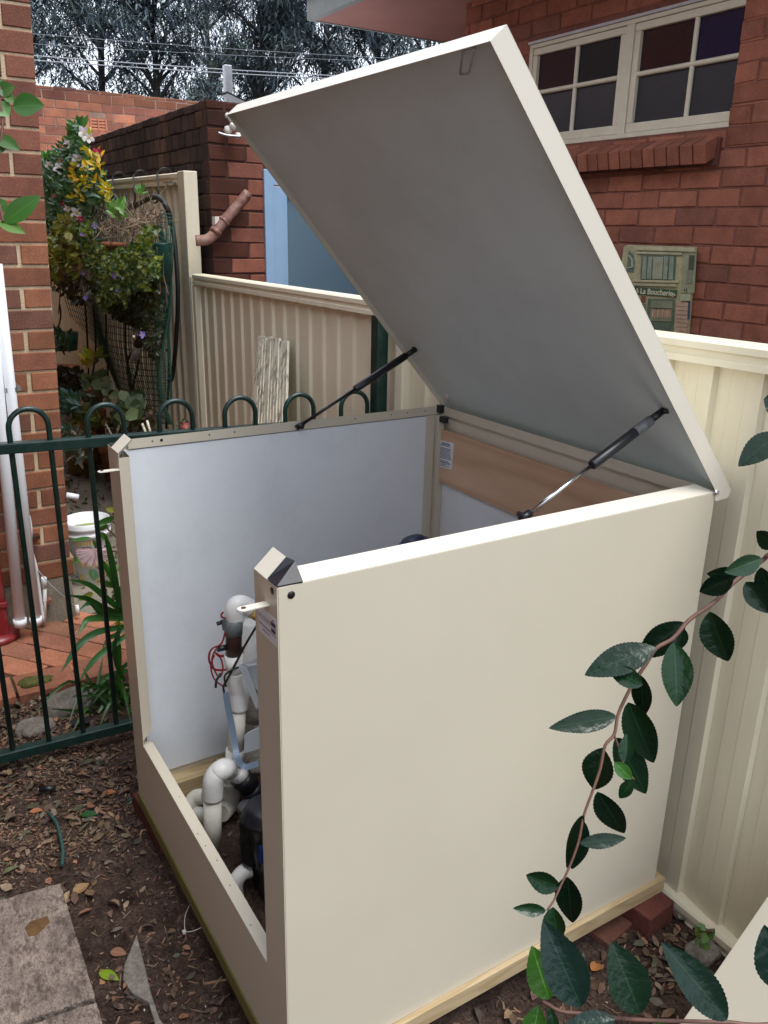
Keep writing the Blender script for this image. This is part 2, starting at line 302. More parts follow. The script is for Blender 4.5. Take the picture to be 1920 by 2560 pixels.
def brickcol(kind):
    a=rnd.random(); b=rnd.uniform(.82,1.18)
    if kind=='house': c=(.275,.099,.062) if a<.6 else (.24,.089,.059) if a<.85 else (.21,.085,.06) if a<.94 else (.29,.11,.068)
    elif kind=='left': c=(.285,.118,.066) if a<.65 else (.24,.10,.062) if a<.9 else (.19,.09,.065)
    elif kind=='dark': c=(.085,.05,.042) if a<.5 else (.055,.038,.034) if a<.85 else (.12,.07,.045)
    elif kind=='end': c=(.27,.10,.066) if a<.7 else (.22,.085,.06)
    elif kind=='far': c=(.42,.165,.095) if a<.6 else (.34,.13,.085) if a<.85 else (.26,.10,.07)
    elif kind=='pave': c=(.36,.145,.085) if a<.6 else (.30,.125,.08) if a<.85 else (.25,.12,.075)
    return tuple(x*b for x in c)
def bricks(m,o,u,n,U,H,kind,mortar,bl=.23,ch=.086,j=.010,holes=(),depth=.055,half=False,colf=None,vdir=(0,0,1),rough=.0015,shift=0,header_dark=0,hd=()):
    """running bond in the plane o + u*s + v*t, outward normal n"""
    o=Vector(o);u=Vector(u);n=Vector(n);v=Vector(vdir)
    rows=int(math.ceil(H/ch)); L=bl+j
    # mortar slab, cut round holes
    xs=sorted({0,U,*[h[0] for h in holes],*[h[1] for h in holes]}); zs=sorted({0,H,*[h[2] for h in holes],*[h[3] for h in holes]})
    xs=[x for x in xs if 0<=x<=U]; zs=[z for z in zs if 0<=z<=H]
    for a,b in zip(xs,xs[1:]):
        for c,d in zip(zs,zs[1:]):
            mx,mz=(a+b)/2,(c+d)/2
            if any(h[0]<mx<h[1] and h[2]<mz<h[3] for h in holes): continue
            m.obox(o+u*a+v*c-n*.12,u*(b-a),v*(d-c),n*(.12-.0045),mortar)
    for r in range(rows):
        z0=r*ch+j/2; z1=min((r+1)*ch-j/2,H)
        if z1-z0<.01: continue
        s=shift-(L/2 if r%2 else 0)-L
        while s<U:
            a,b=max(s,0)+ (j/2 if s>=0 else 0),min(s+bl,U)
            s+=L
            if b-a<.02: continue
            segs=[(a,b)]
            for h in holes:
                if z1>h[2]+.012 and z0<h[3]-.012:
                    ns=[]
                    for (p,q) in segs:
                        if q<=h[0] or p>=h[1]: ns.append((p,q))
                        else:
                            if p<h[0]-.02: ns.append((p,h[0]))
                            if q>h[1]+.02: ns.append((h[1],q))
                    segs=ns
            for (p,q) in segs:
                c=brickcol(kind)
                if colf: c=colf(p,z0,c)
                e=.0035; jit=lambda:rnd.uniform(-rough,rough); pr=rnd.uniform(-.0012,.0022)
                pts=[]
                for (uu,zz,su,sz) in ((p,z0,1,1),(q,z0,-1,1),(q,z1,-1,-1),(p,z1,1,-1)):
                    ju,jz=jit(),jit()
                    pts.append((uu+ju,zz+jz,su,sz))
                back=[o+u*a_+v*b_-n*.008 for a_,b_,_,_ in pts]
                mid=[o+u*a_+v*b_+n*(pr-.0025) for a_,b_,_,_ in pts]
                fr=[o+u*(a_+e*c1)+v*(b_+e*c2)+n*(pr+.0012) for a_,b_,c1,c2 in pts]
                fs=[(0,1,5,4),(1,2,6,5),(2,3,7,6),(3,0,4,7),(4,5,9,8),(5,6,10,9),(6,7,11,10),(7,4,8,11),(8,9,10,11)]
                if u.cross(v).dot(n)<0: fs=[f[::-1] for f in fs]
                m.add(back+mid+fr,fs,c)
# --- brick paving and passage
m=MB(); MORT=(.10,.075,.05)
px0,px1=-3.3,-2.06
def pave_patch(m):
    m.box(px0,px1,-2.6,.14,-.165,-.107,(.07,.05,.035)); m.box(-2.62,px1,.14,1.18,-.165,-.107,(.07,.05,.035))
    a=R_(38); ca,sa=math.cos(a),math.sin(a); L,Wd=.228,.112
    for i in range(-16,16):
        for k in range(-16,16):
            cx=(i*(L+.006)+(k%2)*(L/2)); cy=k*(Wd+.006)
            X=-2.6+ca*cx-sa*cy; Y=-.3+sa*cx+ca*cy
            cor=[(X+ca*dx*L/2-sa*dy*Wd/2,Y+sa*dx*L/2+ca*dy*Wd/2) for dx,dy in ((-1,-1),(1,-1),(1,1),(-1,1))]
            if max(c[0] for c in cor)>px1-.0 or min(c[0] for c in cor)<-3.2 or max(c[1] for c in cor)>1.17 or min(c[1] for c in cor)<-1.6: continue
            if X<-2.6 and max(c[1] for c in cor)>.12 and min(c[0] for c in cor)<-2.62: continue
            zz=-.098+rnd.uniform(-.003,.003)
            c=brickcol('pave'); m.prism([(x,y,-.125) for x,y in cor],(0,0,zz+.125),c)
pave_patch(m)
# soldier edge row
yy=-1.6
while yy<1.1:
    m.box(px1-.16+.05,px1+.06,yy,yy+.222,-.165,-.092+rnd.uniform(-.003,.003),tuple(x*.75 for x in brickcol('pave'))); yy+=.232
tag(m.build('paving',mat('terracotta paving',(1,1,1),.85,attr=True,var=.25,vs=7,fine=.2,fs=90,bump=.4,bs=80,bd=.003,stain=.22,ss=6,stcol=(.09,.065,.035),spec=.25),bevel=.004),kind='structure')
m=MB(); m.box(-9,-2.625,.145,1.25,-.3,-.1); tag(m.build('path',M['concrete']),kind='structure')
# ---------------- our house (left)
XL=-2.62
hs=empty('brick_house',(XL,.14,-.1)); tag(hs,'brown brick house corner with pale cream mortar at the left, white downpipes in front','house')
m=MB()
def lean(m,i0):
    for i in range(i0,len(m.v)):
        x,y,z=m.v[i]; m.v[i]=(x,y+.034*max(0,z-.1)*1.0,z)
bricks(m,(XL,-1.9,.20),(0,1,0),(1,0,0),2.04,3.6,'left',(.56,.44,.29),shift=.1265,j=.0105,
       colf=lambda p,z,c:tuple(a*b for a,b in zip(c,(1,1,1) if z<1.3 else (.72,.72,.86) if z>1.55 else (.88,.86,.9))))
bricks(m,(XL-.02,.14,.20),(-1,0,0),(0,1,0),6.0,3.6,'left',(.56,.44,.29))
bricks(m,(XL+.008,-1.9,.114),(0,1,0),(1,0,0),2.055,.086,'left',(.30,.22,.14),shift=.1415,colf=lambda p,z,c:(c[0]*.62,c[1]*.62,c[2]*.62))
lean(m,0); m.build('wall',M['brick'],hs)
m=MB(); m.box(XL-.12,XL+.004,-1.9,.14,-.2,.1135); m.box(-8.6,XL-.121,.1,.139,-.2,.1985); m.build('footing',M['concrete'],hs,bevel=.004)
def vpipe(q0,q1,r,name,mat_,collar=True,X=-2.5,ext=1.3):
    a=on(*q0,0,X); b=on(*q1,0,X); b=b+(b-a)*ext
    m=MB(); m.tube([a,a*.5+b*.5,b],r,20)
    o=m.build(name,mat_,hs)
    if collar:
        c=MB(); d=(b-a).normalized(); c.tube([a+d*.004,a+d*.035],r+.005,20); c.build('collar',mat_,o)
    return o
vpipe(zC(188,1345),zC(60,0),.0235,'downpipe',M['white']); vpipe(zC(335,1330),zC(188,0),.0215,'downpipe',M['white'])
for q in (r3(30,577),r3(20,770)):      # pipe saddle brackets
    p=on(*q,0,-2.51); m=MB(); ts=[(p.x+.0+.028*math.cos(t),p.y+.01+.028*math.sin(t),p.z) for t in [i*math.pi/10 for i in range(-10,11)]]
    for a,b in zip(ts,ts[1:]): m.obox((a[0],a[1],a[2]-.009),Vector(b)-Vector(a),(0,0,.018),(.002,.001,0))
    m.box(p.x-.1,p.x,p.y+.036,p.y+.052,p.z-.009,p.z+.009); m.build('pipe_bracket',M['zinc'],hs)
m=MB(); m.tube([on(*zC(412,900),0,-2.57),on(*zC(412,1310),0,-2.57)],.0085,12); 
co=m.build('capped_pipe',M['pvc'],hs); m=MB(); a=on(*zC(410,990),0,-2.57); m.tube([a,a+Vector((0,0,.045)),a+Vector((0,0,.052))],[.0115,.0115,.008],12); m.build('cap',M['white'],co)
m=MB(); a=on(*zC(412,1125),0,-2.575); m.box(a.x-.04,a.x+.012,a.y-.012,a.y+.03,a.z-.008,a.z+.008); m.build('pipe_bracket',M['rust'],hs)
m=MB(); m.tube(smooth_path([on(*zC(262,330),0,-2.56),on(*zC(282,440),0,-2.56),on(*zC(285,620),0,-2.56),on(*zC(330,800),0,-2.56),on(*zC(345,900),0,-2.56),on(*zC(400,1310),0,-2.56)]),.0075,10); m.build('flexible_conduit',M['white'],hs)
m=MB(); m.tube(smooth_path([on(*zC(350,830),0,-2.55),on(*zC(440,940),0,-2.53),on(*zC(560,1050),0,-2.53),on(*zC(700,1170),0,-2.58)]),.0022,6); m.build('loose_wire',M['cable'],hs)
m=MB(); a=on(*zC(320,525),0,-2.59); m.box(a.x-.03,a.x+.01,a.y-.03,a.y+.02,a.z-.01,a.z+.006); m.build('wall_clip',M['brownpipe'],hs)
m=MB(); a=on(*zC(610,140),0,-2.62); m.tube([a,a+Vector((.01,.05,-.015))],.014,12); m.build('overflow_spout',M['white'],hs)
m=MB(); a=on(*zC(715,1210),0,-2.58); m.tube([a-Vector((0,0,.02)),a+Vector((0,0,.03))],.009,10); m.build('pipe_stub',M['pvc'],hs)
m=MB(); bricks(m,(-2.62,-1.42,-.1),(1,0,0),(0,1,0),4.1,3.0,'left',(.56,.44,.29)); m.build('side_wall',M['brick'],hs)  # unseen wing wall, added to shade the front of the pump box
m=MB(); m.box(-3.2,1.55,-2.2,-.85,2.70,2.74); m.build('eave',M['soffit'],hs)  # unseen eave, added above the wing wall to block skylight from the box
# red post
rp=empty('red_post',on(*zC(30,1350),2,-.1)); b=WORLD[rp.name]
tag(rp,'dark red painted steel post with a round base plate, left of the white downpipes','post')
m=MB(); m.box(-2.63,-2.52,-.30,-.158,-.09,.72); m.build('column',M['red'],rp,bevel=.012)
m=MB(); m.lathe([(0,-.1),(.10,-.1),(.10,-.075),(.06,-.068),(0,-.066)],(-2.57,-.215,0),28); m.build('base_plate',M['red'],rp)
m=MB(); m.box(-2.635,-2.515,-.305,-.154,.06,.085); m.build('band',M['red'],rp,bevel=.004)
# ---------------- fences
def fence_run(name,xa,xb,zt,zb,mtl,y=1.19,pitch=.131,phase=0,dsc=1):
    m=MB(); prof=[(0,0),(.004,-.024),(.046,-.019),(.049,-.0165),(.090,-.011),(.093,-.0085),(.127,-.002)]
    pts=[]; x=xb-phase
    k=0
    while x>xa-.2:
        for s,d in prof:
            d*=dsc
            xx=x-s
            if xa<=xx<=xb: pts.append((xx,y+d))
        x-=pitch
    vs=[];fs=[]
    for i,(x,yy) in enumerate(pts): vs+=[(x,yy,zb),(x,yy,zt(x))]
    fs=[(2*i,2*i+1,2*i+3,2*i+2) for i in range(len(pts)-1)]
    m.add(vs,fs); return m
def rail(m,xa,xb,y0,y1,z0,z1,zs=lambda x:0):
    """top rail with stepped lips"""
    h=z1-z0; pr=[(y0,z0),(y0,z0+h*.28),(y0+.006,z0+h*.32),(y0+.006,z0+h*.55),(y0-.002,z0+h*.62),(y0-.002,z1-.006),(y0+.004,z1),(y1-.004,z1),(y1,z1-.006),(y1,z0)]
    n=len(pr); vs=[(xa,a,b+zs(xa)) for a,b in pr]+[(xb,a,b+zs(xb)) for a,b in pr]
    m.add(vs,[tuple(range(n))]+[tuple(range(2*n-1,n-1,-1))]+[((i+1)%n,i,n+i,n+(i+1)%n) for i in range(n)])
bf=empty('boundary_fence',(-.6,1.19,-.1)); tag(bf,'low cream corrugated steel fence with capped top rail, running behind the open box','fence')
zt=lambda x:1.372+(.008*x)
m=fence_run('p',-1.42,3.2,zt,-.08,M['fence'],phase=.03,dsc=.72); m.build('sheet_panel',M['fence'],bf)
m=fence_run('p',-3.63,-1.40,zt,-.08,M['fence_far'],phase=.02,dsc=.62); m.build('sheet_panel',M['fence_far'],bf)
m=MB(); rail(m,-1.44,3.2,1.150,1.225,1.372,1.428,lambda x:.008*x); m.build('top_rail',M['fence'],bf)
m=MB(); rail(m,-3.64,-1.443,1.150,1.225,1.352,1.41,lambda x:.002*x); m.build('top_rail',M['fence_far'],bf)
m=MB(); rail(m,-3.6,3.2,1.150,1.215,-.135,-.07); m.build('bottom_rail',M['fence'],bf)
for (a,b,mt_) in ((-1.462,-1.408,'fence'),(-3.665,-3.615,'fence_far')):
    m=MB(); m.box(a,b,1.152,1.215,-.2,1.365 if mt_=='fence' else 1.34); m.build('fence_post',M[mt_],bf,bevel=.006)
tf=empty('tall_fence',(-5.6,1.19,-.1)); tag(tf,'tall cream corrugated steel fence behind the hanging plants, one flat topped end post','fence')
m=fence_run('p',-9.5,-3.80,lambda x:1.90-.012*(x+3.8),-.08,None); m.build('sheet_panel',M['fence_far'],tf)
m=MB(); rail(m,-9.5,-3.79,1.150,1.215,1.885,1.95,lambda x:-.012*(x+3.79)); m.build('top_rail',M['fence_far'],tf)
m=MB(); m.box(-3.79,-3.68,1.145,1.225,-.2,1.955); m.box(-3.672,-3.655,1.145,1.2,-.2,1.39); m.build('end_post',M['fence'],tf,bevel=.005)
# ---------------- pool fence
pf=empty('pool_fence',(-1.55,.1,-.12)); tag(pf,'dark green tubular pool fence with hooped tops, between the box and the brick paving','fence')
XF=-1.55; sl_=lambda y:-.034*(y+.118)
for k in range(-2,6):
    yc=-.1195+.2303*k; top=1.1175+sl_(yc); r=.0572
    path=[(XF,yc-r,-.06+sl_(yc)),(XF,yc-r,top-r)]+[(XF,yc-r*math.cos(t),top-r+r*math.sin(t)) for t in [i*math.pi/14 for i in range(1,14)]]+[(XF,yc+r,top-r),(XF,yc+r,-.06+sl_(yc))]
    m=MB(); m.tube(path,.0086,14); m.build('hoop',M['green'],pf)
for nm,z0,z1 in (('top_rail',.984,1.017),('bottom_rail',-.078,-.043)):
    m=MB(); y0,y1=-.65,1.10; m.add([(x,y,z+sl_(y)) for y in (y0,y1) for x,z in ((XF-.019,z0),(XF+.019,z0),(XF+.019,z1),(XF-.019,z1))],[(0,1,2,3),(7,6,5,4),(0,4,5,1),(1,5,6,2),(2,6,7,3),(3,7,4,0)])
    m.build(nm,M['green'],pf,bevel=.0035)
m=MB(); m.box(XF,XF+.05,1.10,1.148,-.2,1.36); m.build('fence_post',M['green'],pf,bevel=.004)
# ---------------- outbuilding with dark garden wall and blue window
ob=empty('brick_outbuilding',(-3.66,1.5,-.1)); tag(ob,'soot darkened brick outbuilding behind the fences, blue window frame in its end wall','building')
m=MB()
bricks(m,(-3.66,1.285,.0),(-1,0,0),(0,-1,0),6.6,2.32,'dark',(.035,.028,.024),bl=.112,ch=.0875,j=.009,rough=.004)
m.build('side_wall',M['bricks_dark'],ob)
m=MB()
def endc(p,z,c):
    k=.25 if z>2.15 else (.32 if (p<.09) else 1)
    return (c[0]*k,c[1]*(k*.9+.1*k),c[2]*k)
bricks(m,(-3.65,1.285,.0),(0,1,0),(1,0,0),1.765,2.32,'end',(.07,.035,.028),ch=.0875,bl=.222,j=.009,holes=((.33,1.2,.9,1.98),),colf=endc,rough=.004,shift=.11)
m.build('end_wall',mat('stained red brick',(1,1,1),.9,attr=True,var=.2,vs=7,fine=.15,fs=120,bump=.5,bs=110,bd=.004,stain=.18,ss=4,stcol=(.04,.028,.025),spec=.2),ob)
m=MB(); # crack
m=MB(); m.box(-10.3,-3.66,1.42,3.0,2.2,2.30); m.box(-10.3,-3.665,1.295,1.419,2.2,2.322,(.05,.04,.035)); m.build('roof',M['bricks_dark'],ob)
wf=MB(); X=-3.645
wf.box(X-.05,X+.012,1.612,1.672,.9,1.985); wf.box(X-.05,X+.005,1.672,2.45,1.90,1.975); wf.box(X-.045,X+.003,1.672,1.745,.9,1.895); wf.box(X-.04,X-.004,1.745,1.765,.9,1.86); wf.box(X-.04,X-.004,1.765,2.45,1.84,1.86)
fr=wf.build('window',M['blueframe'],ob,bevel=.003)
m=MB(); m.box(X-.03,X-.02,1.765,2.45,.9,1.84); m.build('pane',mat('blue grey painted pane',(.115,.19,.25),.5,var=.06,vs=3),fr)
m=MB(); pp=[on(*r1(1072,835),0,-3.58),on(*r1(1010,908),0,-3.58),on(*r1(955,970),0,-3.58),on(*r1(925,1010),0,-3.58),on(*r1(895,1035),0,-3.58),on(*r1(845,1040),0,-3.60)]
m.tube(smooth_path(pp,4),.030,16)
m.tube([pp[2]+(pp[1]-pp[2])*.15,pp[2]+(pp[1]-pp[2])*.3],.034,16); m.tube([pp[3],pp[3]+(pp[2]-pp[3])*.4],.035,16); m.build('waste_pipe',M['rust'],ob)
m=MB(); a=on(*r1(930,945),0,-3.6); m.box(a.x-.02,a.x+.03,a.y-.012,a.y+.012,a.z-.035,a.z+.012); m.build('pipe_bracket',M['foam'],ob)
m=MB(); a=on(*r1(950,405),0,-4.2); b=on(*r1(1045,450),0,-4.2); m.obox(a,b-a,(0,.005,-.012),(.12,0,0)); m.build('roof_flashing',M['black'],ob)
m=MB(); c=on(*r1(1003,545),0,-3.60)
for i in range(9): 
    q=c+Vector((rnd.uniform(-.01,.03),rnd.uniform(-.03,.03),rnd.uniform(-.05,.06))); r=rnd.uniform(.015,.028); m.lathe([(0,-r),(r*.7,-r*.7),(r,0),(r*.7,r*.7),(0,r)],q,8)
fo=m.build('sealant_blob',M['foam'],ob)
m=MB(); a=on(*r1(942,573),0,-3.58); b=on(*r1(1040,590),0,-3.56); m.tube(smooth_path([a,a*.6+b*.4-Vector((0,0,.006)),b]),[.007]*12+[.01],8); m.build('drip_lip',M['zinc'],ob)
# galvanised roof post
m=MB(); a=on(*r1(970,278),0,-6); b=on(*r1(1002,278),0,-6); c=on(*r1(975,430),0,-6); m.box(-6.05,-6,a.y,b.y,2.3,a.z); tag(m.build('vent_post',M['zinc'],None,bevel=.004),'short grey galvanised post standing above the dark brick wall','post')
# small red roof
m=MB(); a=on(*r1(1060,430),0,-9); b=on(*r1(1150,405),0,-9); m.obox((-9.2,a.y+.25,a.z-.3),(0,.6,.0),(0,.0,.22),(-1.2,0,.03)); tag(m.build('tiled_roof',M['rooftile']),'sliver of red tiled roof seen above the dark wall beside the lid','roof')
# ---------------- far orange wall
fb=empty('brick_building',(-9,1.5,-.1)); tag(fb,'orange brick building wall with small louvred vent, beyond the dark wall','building')
vy0,vz1=on(*r1(385,508),0,-9)[1:]; vy1,vz0=on(*r1(465,568),0,-9)[1:]
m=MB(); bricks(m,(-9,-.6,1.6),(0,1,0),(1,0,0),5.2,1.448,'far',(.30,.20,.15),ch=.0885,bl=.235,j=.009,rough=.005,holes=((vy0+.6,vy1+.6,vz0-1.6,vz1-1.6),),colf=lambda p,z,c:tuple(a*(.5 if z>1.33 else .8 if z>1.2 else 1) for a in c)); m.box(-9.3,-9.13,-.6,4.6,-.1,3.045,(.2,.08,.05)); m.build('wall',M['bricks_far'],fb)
m=MB(); m.box(-9.1,-9.07,vy0,vy1,vz0,vz1,(.08,.03,.02))
for i in range(4):
    z=vz0+(vz1-vz0)*(i+.5)/4; m.box(-9.06,-9.0,vy0+.02,vy1-.02,z-.01,z+.012,(.42,.15,.08))
for a,b in ((vy0,vy0+.02),(vy1-.02,vy1),((vy0+vy1)/2-.008,(vy0+vy1)/2+.008)): m.box(-9.06,-8.99,a,b,vz0,vz1,(.36,.13,.07))
m.build('vent',M['attr'],fb)
# ---------------- right neighbour house
nh=empty('neighbour_house',(-1.6,3.05,-.1)); tag(nh,'red brick house behind the low fence with pink eave and cream window','house')
YH=3.05; xl=-3.68
m=MB(); bricks(m,(xl,YH,-.1),(1,0,0),(0,-1,0),6.2,3.30,'house',(.19,.075,.055),j=.009,rough=.003,shift=.05,
   holes=((xl*-1-3.05,xl*-1-1.60,2.145+.1,2.70+.1),))
bricks(m,(xl,YH+.002,-.1),(0,1,0),(-1,0,0),2.0,3.2,'house',(.19,.075,.055),j=.009)
m.build('wall',M['brick'],nh)
# sill of slanted bricks
m=MB(); sx=-2.62+.0; x=-3.08
while x<-1.66:
    c=brickcol('house'); w=.068
    o=Vector((x,YH-.085+rnd.uniform(-.002,.002),1.985+rnd.uniform(-.001,.001))); m.obox(o,(w,0,0),(-.008,.19,.085),(0,-.022,.085),c); x+=.0765
m.build('window_sill_bricks',M['brick'],nh,bevel=.003)
m=MB(); m.box(-3.08,-1.62,YH-.02,YH+.11,1.98,2.10,(.12,.045,.035)); m.build('sill_mortar',M['brick'],nh)
m=MB(); m.box(-3.12,-1.55,YH-.002,YH+.1,2.702,2.716); m.build('lintel',M['zinc'],nh)
wy=YH+.012
def sash(x0,x1,z0,z1,cols,first):
    f=MB(); t=.036
    f.box(x0,x1,wy,wy+.05,z0,z0+t*1.25); f.box(x0,x1,wy,wy+.05,z1-t,z1); f.box(x0,x0+t,wy,wy+.05,z0+t*1.25,z1-t); f.box(x1-t,x1,wy,wy+.05,z0+t*1.25,z1-t)
    zz=z0+t*1.25
    w=f.build('window_sash',M['windowframe'],nh,bevel=.004)
    g=MB(); xm=(x0+x1)/2; zmid=(z0+z1)/2+.02; g.tube([(xm,wy+.014,zz),(xm,wy+.014,z1-t)],.0125,10,cap=False); g.tube([(x0+t,wy+.012,zmid),(x1-t,wy+.012,zmid)],.0125,10,cap=False); g.build('glazing_bar',M['windowframe'],w)
    for i,(a,b) in enumerate(((x0+t,xm),(xm,x1-t))):
        for k,(c,d) in enumerate(((zz,zmid),(zmid,z1-t))):
            p=MB(); p.box(a,b,wy+.022,wy+.028,c,d); p.build('pane',GL[cols[i][k]],w)
GL={'m':glass('maroon glass',(.022,.007,.012)),'t':glass('teal glass',(.005,.014,.020)),'b':glass('blue glass',(.007,.008,.038)),'g':glass('frosted grey glass',(.032,.034,.042),.3),'n':glass('dark plum glass',(.014,.006,.016))}
wfm=MB(); wfm.box(-3.05,-1.60,wy-.012,wy+.045,2.145,2.168); wfm.box(-3.05,-1.60,wy-.006,wy+.045,2.680,2.702); wfm.box(-3.05,-3.022,wy-.006,wy+.045,2.168,2.680); wfm.box(-2.305,-2.25,wy-.006,wy+.045,2.168,2.680)
fr=wfm.build('window_frame',M['windowframe'],nh,bevel=.003)
sash(-3.02,-2.308,2.170,2.678,(('g','n'),('g','t')),1); sash(-2.247,-1.50,2.170,2.678,(('g','m'),('g','b')),0)
# right jamb bricks stand proud
m=MB(); bricks(m,(-1.600,YH-.004,2.06),(1,0,0),(0,-1,0),.30,.95,'house',(.19,.075,.055),j=.009,rough=.005); m.build('jamb_bricks',M['brick'],nh)
m=MB(); m.box(-4.64,3.0,2.47,3.7,3.028,3.05); m.build('soffit',M['soffit'],nh)
m=MB(); m.box(-4.66,3.0,2.42,2.469,3.022,3.20); m.box(-4.67,-4.642,2.47,3.7,3.024,3.2); m.build('fascia',M['fascia'],nh)
m=MB(); m.add([(-4.7,2.38,3.20),(3,2.38,3.20),(3,4.6,4.1),(-4.7,4.6,4.1)],[(0,1,2,3)]); m.add([(-4.7,2.38,3.16),(3,2.38,3.16),(3,4.6,4.06),(-4.7,4.6,4.06)],[(3,2,1,0)]); m.build('roof',M['rooftile'],nh)
# ---------------- plaque
pq=empty('wall_plaque',(-1.9,3.02,1.2)); tag(pq,'sage green ceramic plaque of a little butcher shop front on the brick wall','plaque')
yp=3.015
def pk(x,y,d=0): return on(*zK(x,y),1,yp-d)
def plq(m,pts,d0,th,col):
    P=[pk(x,y,d0) for x,y in pts]; m.prism(P,(0,-th,0) if False else (0,-th,0),col)
SG=(.36,.33,.19); DG=(.055,.085,.05); LG=(.27,.28,.165); PK=(.40,.27,.19)
m=MB(); plq(m,[(800,140),(825,128),(1215,140),(1228,152),(1175,760),(760,760),(770,420),(785,250)][::-1],-.03,.03,SG); m.build('backing',M['ceramic'],pq,bevel=.004)
m=MB()
def strip(m,x0,y0,x1,y1,w,d,col,th=.006):   # polyline bar in plaque plane
    a,b=Vector((x0,y0)),Vector((x1,y1)); n=Vector((-(b-a).y,(b-a).x)).normalized()*w/2
    plq(m,[tuple(a+n),tuple(b+n),tuple(b-n),tuple(a-n)],d,th,col)
def rect(m,x0,y0,x1,y1,d,th,col,sk=-.06): # slightly sheared as the plaque is
    plq(m,[(x0,y0),(x1,y0+ (x1-x0)*.02),(x1+(y1-y0)*sk,y1+(x1-x0)*.03),(x0+(y1-y0)*sk,y1)][::-1],d,th,col)
rect(m,865,140,1225,160,0,.014,(.42,.40,.25)); rect(m,865,168,1140,182,0,.010,(.40,.38,.24)); rect(m,840,340,1120,352,0,.01,(.42,.37,.22)); rect(m,845,362,1110,376,0,.012,(.36,.32,.2))
rect(m,1150,140,1228,420,0,.006,LG); rect(m,1100,475,1175,690,0,.004,PK); rect(m,1135,430,1195,468,0,.012,(.36,.36,.24))
m.build('mouldings',M['ceramic'],pq,bevel=.0015)
m=MB(); rect(m,893,190,1100,345,0,.006,(.09,.13,.10)); 
for x in (900,932): rect(m,x,198,x+24,335,.006,.006,(.24,.27,.20))
for x in (1030,1064): rect(m,x,198,x+24,338,.006,.006,(.24,.27,.20))
rect(m,962,200,1022,335,.006,.003,(.30,.30,.21)); m.build('shutter_window',M['ceramic'],pq,bevel=.001)
m=MB(); plq(m,[(812,165),(838,185),(848,230),(840,295),(798,290)][::-1],0,.004,(.12,.17,.13)); strip(m,812,190,832,215,6,.004,(.4,.4,.3)); strip(m,832,215,834,262,6,.004,(.4,.4,.3)); strip(m,834,262,805,268,6,.004,(.4,.4,.3)); m.build('arch_window',M['ceramic'],pq)
m=MB(); plq(m,[(846,383),(1108,402),(1103,448),(846,428)][::-1],0,.008,DG); m.build('sign_board',M['ceramic'],pq,bevel=.001)
m=MB(); rect(m,930,455,1095,668,0,.005,(.10,.13,.085)); rect(m,948,468,1078,590,.005,.004,(.20,.21,.13)); rect(m,950,600,1068,645,.005,.004,(.09,.12,.08))
for i,x in enumerate(range(955,1068,15)): rect(m,x,515+(i%3)*4,x+9,568+(i*7%13),.009,.003,((.42,.30,.2),(.38,.2,.14))[i%2])
strip(m,950,512,1072,516,4,.009,(.05,.06,.04)); m.build('shop_window',M['ceramic'],pq)
for a_ in ((888,440,915,478,0,.003,(.2,.07,.045)),(885,485,918,560,0,.002,(.13,.16,.10)),(1168,470,1186,580,0,.003,(.03,.06,.10)),(1180,190,1212,280,.007,.003,(.07,.08,.06)),(1165,280,1200,360,.007,.003,(.20,.20,.15))): m=MB(); rect(m,*a_); m.build('painted_panel',M['ceramic'],pq)
m=MB()
for i in range(7): strip(m,1102,500+i*25,1170,505+i*25,2.5,.004,(.25,.16,.11),.002)
m.build('painted_paving',M['ceramic'],pq)
def text(s,size,mtl,parent,loc,xd,yd,name='lettering',ext=.0006,align='LEFT',offset=0):
    c=bpy.data.curves.new(name,'FONT'); c.body=s; c.size=size; c.extrude=ext; c.align_x=align; c.offset=offset
    t=bpy.data.objects.new(name,c); COL.objects.link(t); bpy.context.view_layer.update()
    me=bpy.data.meshes.new_from_object(t.evaluated_get(bpy.context.evaluated_depsgraph_get())); me.name=name
    bpy.data.objects.remove(t); me.materials.clear(); me.materials.append(mtl)
    xd=Vector(xd).normalized(); yd=Vector(yd).normalized(); zd=xd.cross(yd)
    Mx=Matrix((xd,yd,zd)).transposed(); me.transform(Mx.to_4x4())
    o=bpy.data.objects.new(name,me); COL.objects.link(o); P=WORLD.get(parent.name,Vector((0,0,0))); o.location=Vector(loc)-P; o.parent=parent; return o
M['cream_ink']=mat('cream lettering',(.55,.52,.36),.5,var=0)
M['blueink']=mat('blue printing',(.02,.03,.13),.4,var=0)
M['greyink']=mat('grey blue printing',(.13,.17,.26),.4,var=0)
a=pk(878,424,.0095); b=pk(1056,438,.0095); text('La Boucherie',.040,M['cream_ink'],pq,a,b-a,(0,0,1),offset=.0006)
m=MB(); strip(m,1082,445,1084,425,4,.009,(.5,.48,.33)); strip(m,1074,436,1084,424,4,.009,(.5,.48,.33)); strip(m,1084,424,1096,438,4,.009,(.5,.48,.33)); strip(m,864,392,868,420,4,.009,(.5,.48,.33)); strip(m,858,402,872,406,4,.009,(.5,.48,.33)); m.build('emblem',M['ceramic'],pq)
a=pk(1142,412,.008); text('13',.024,M['black'],pq,a,(1,0,-.02),(0,0,1))
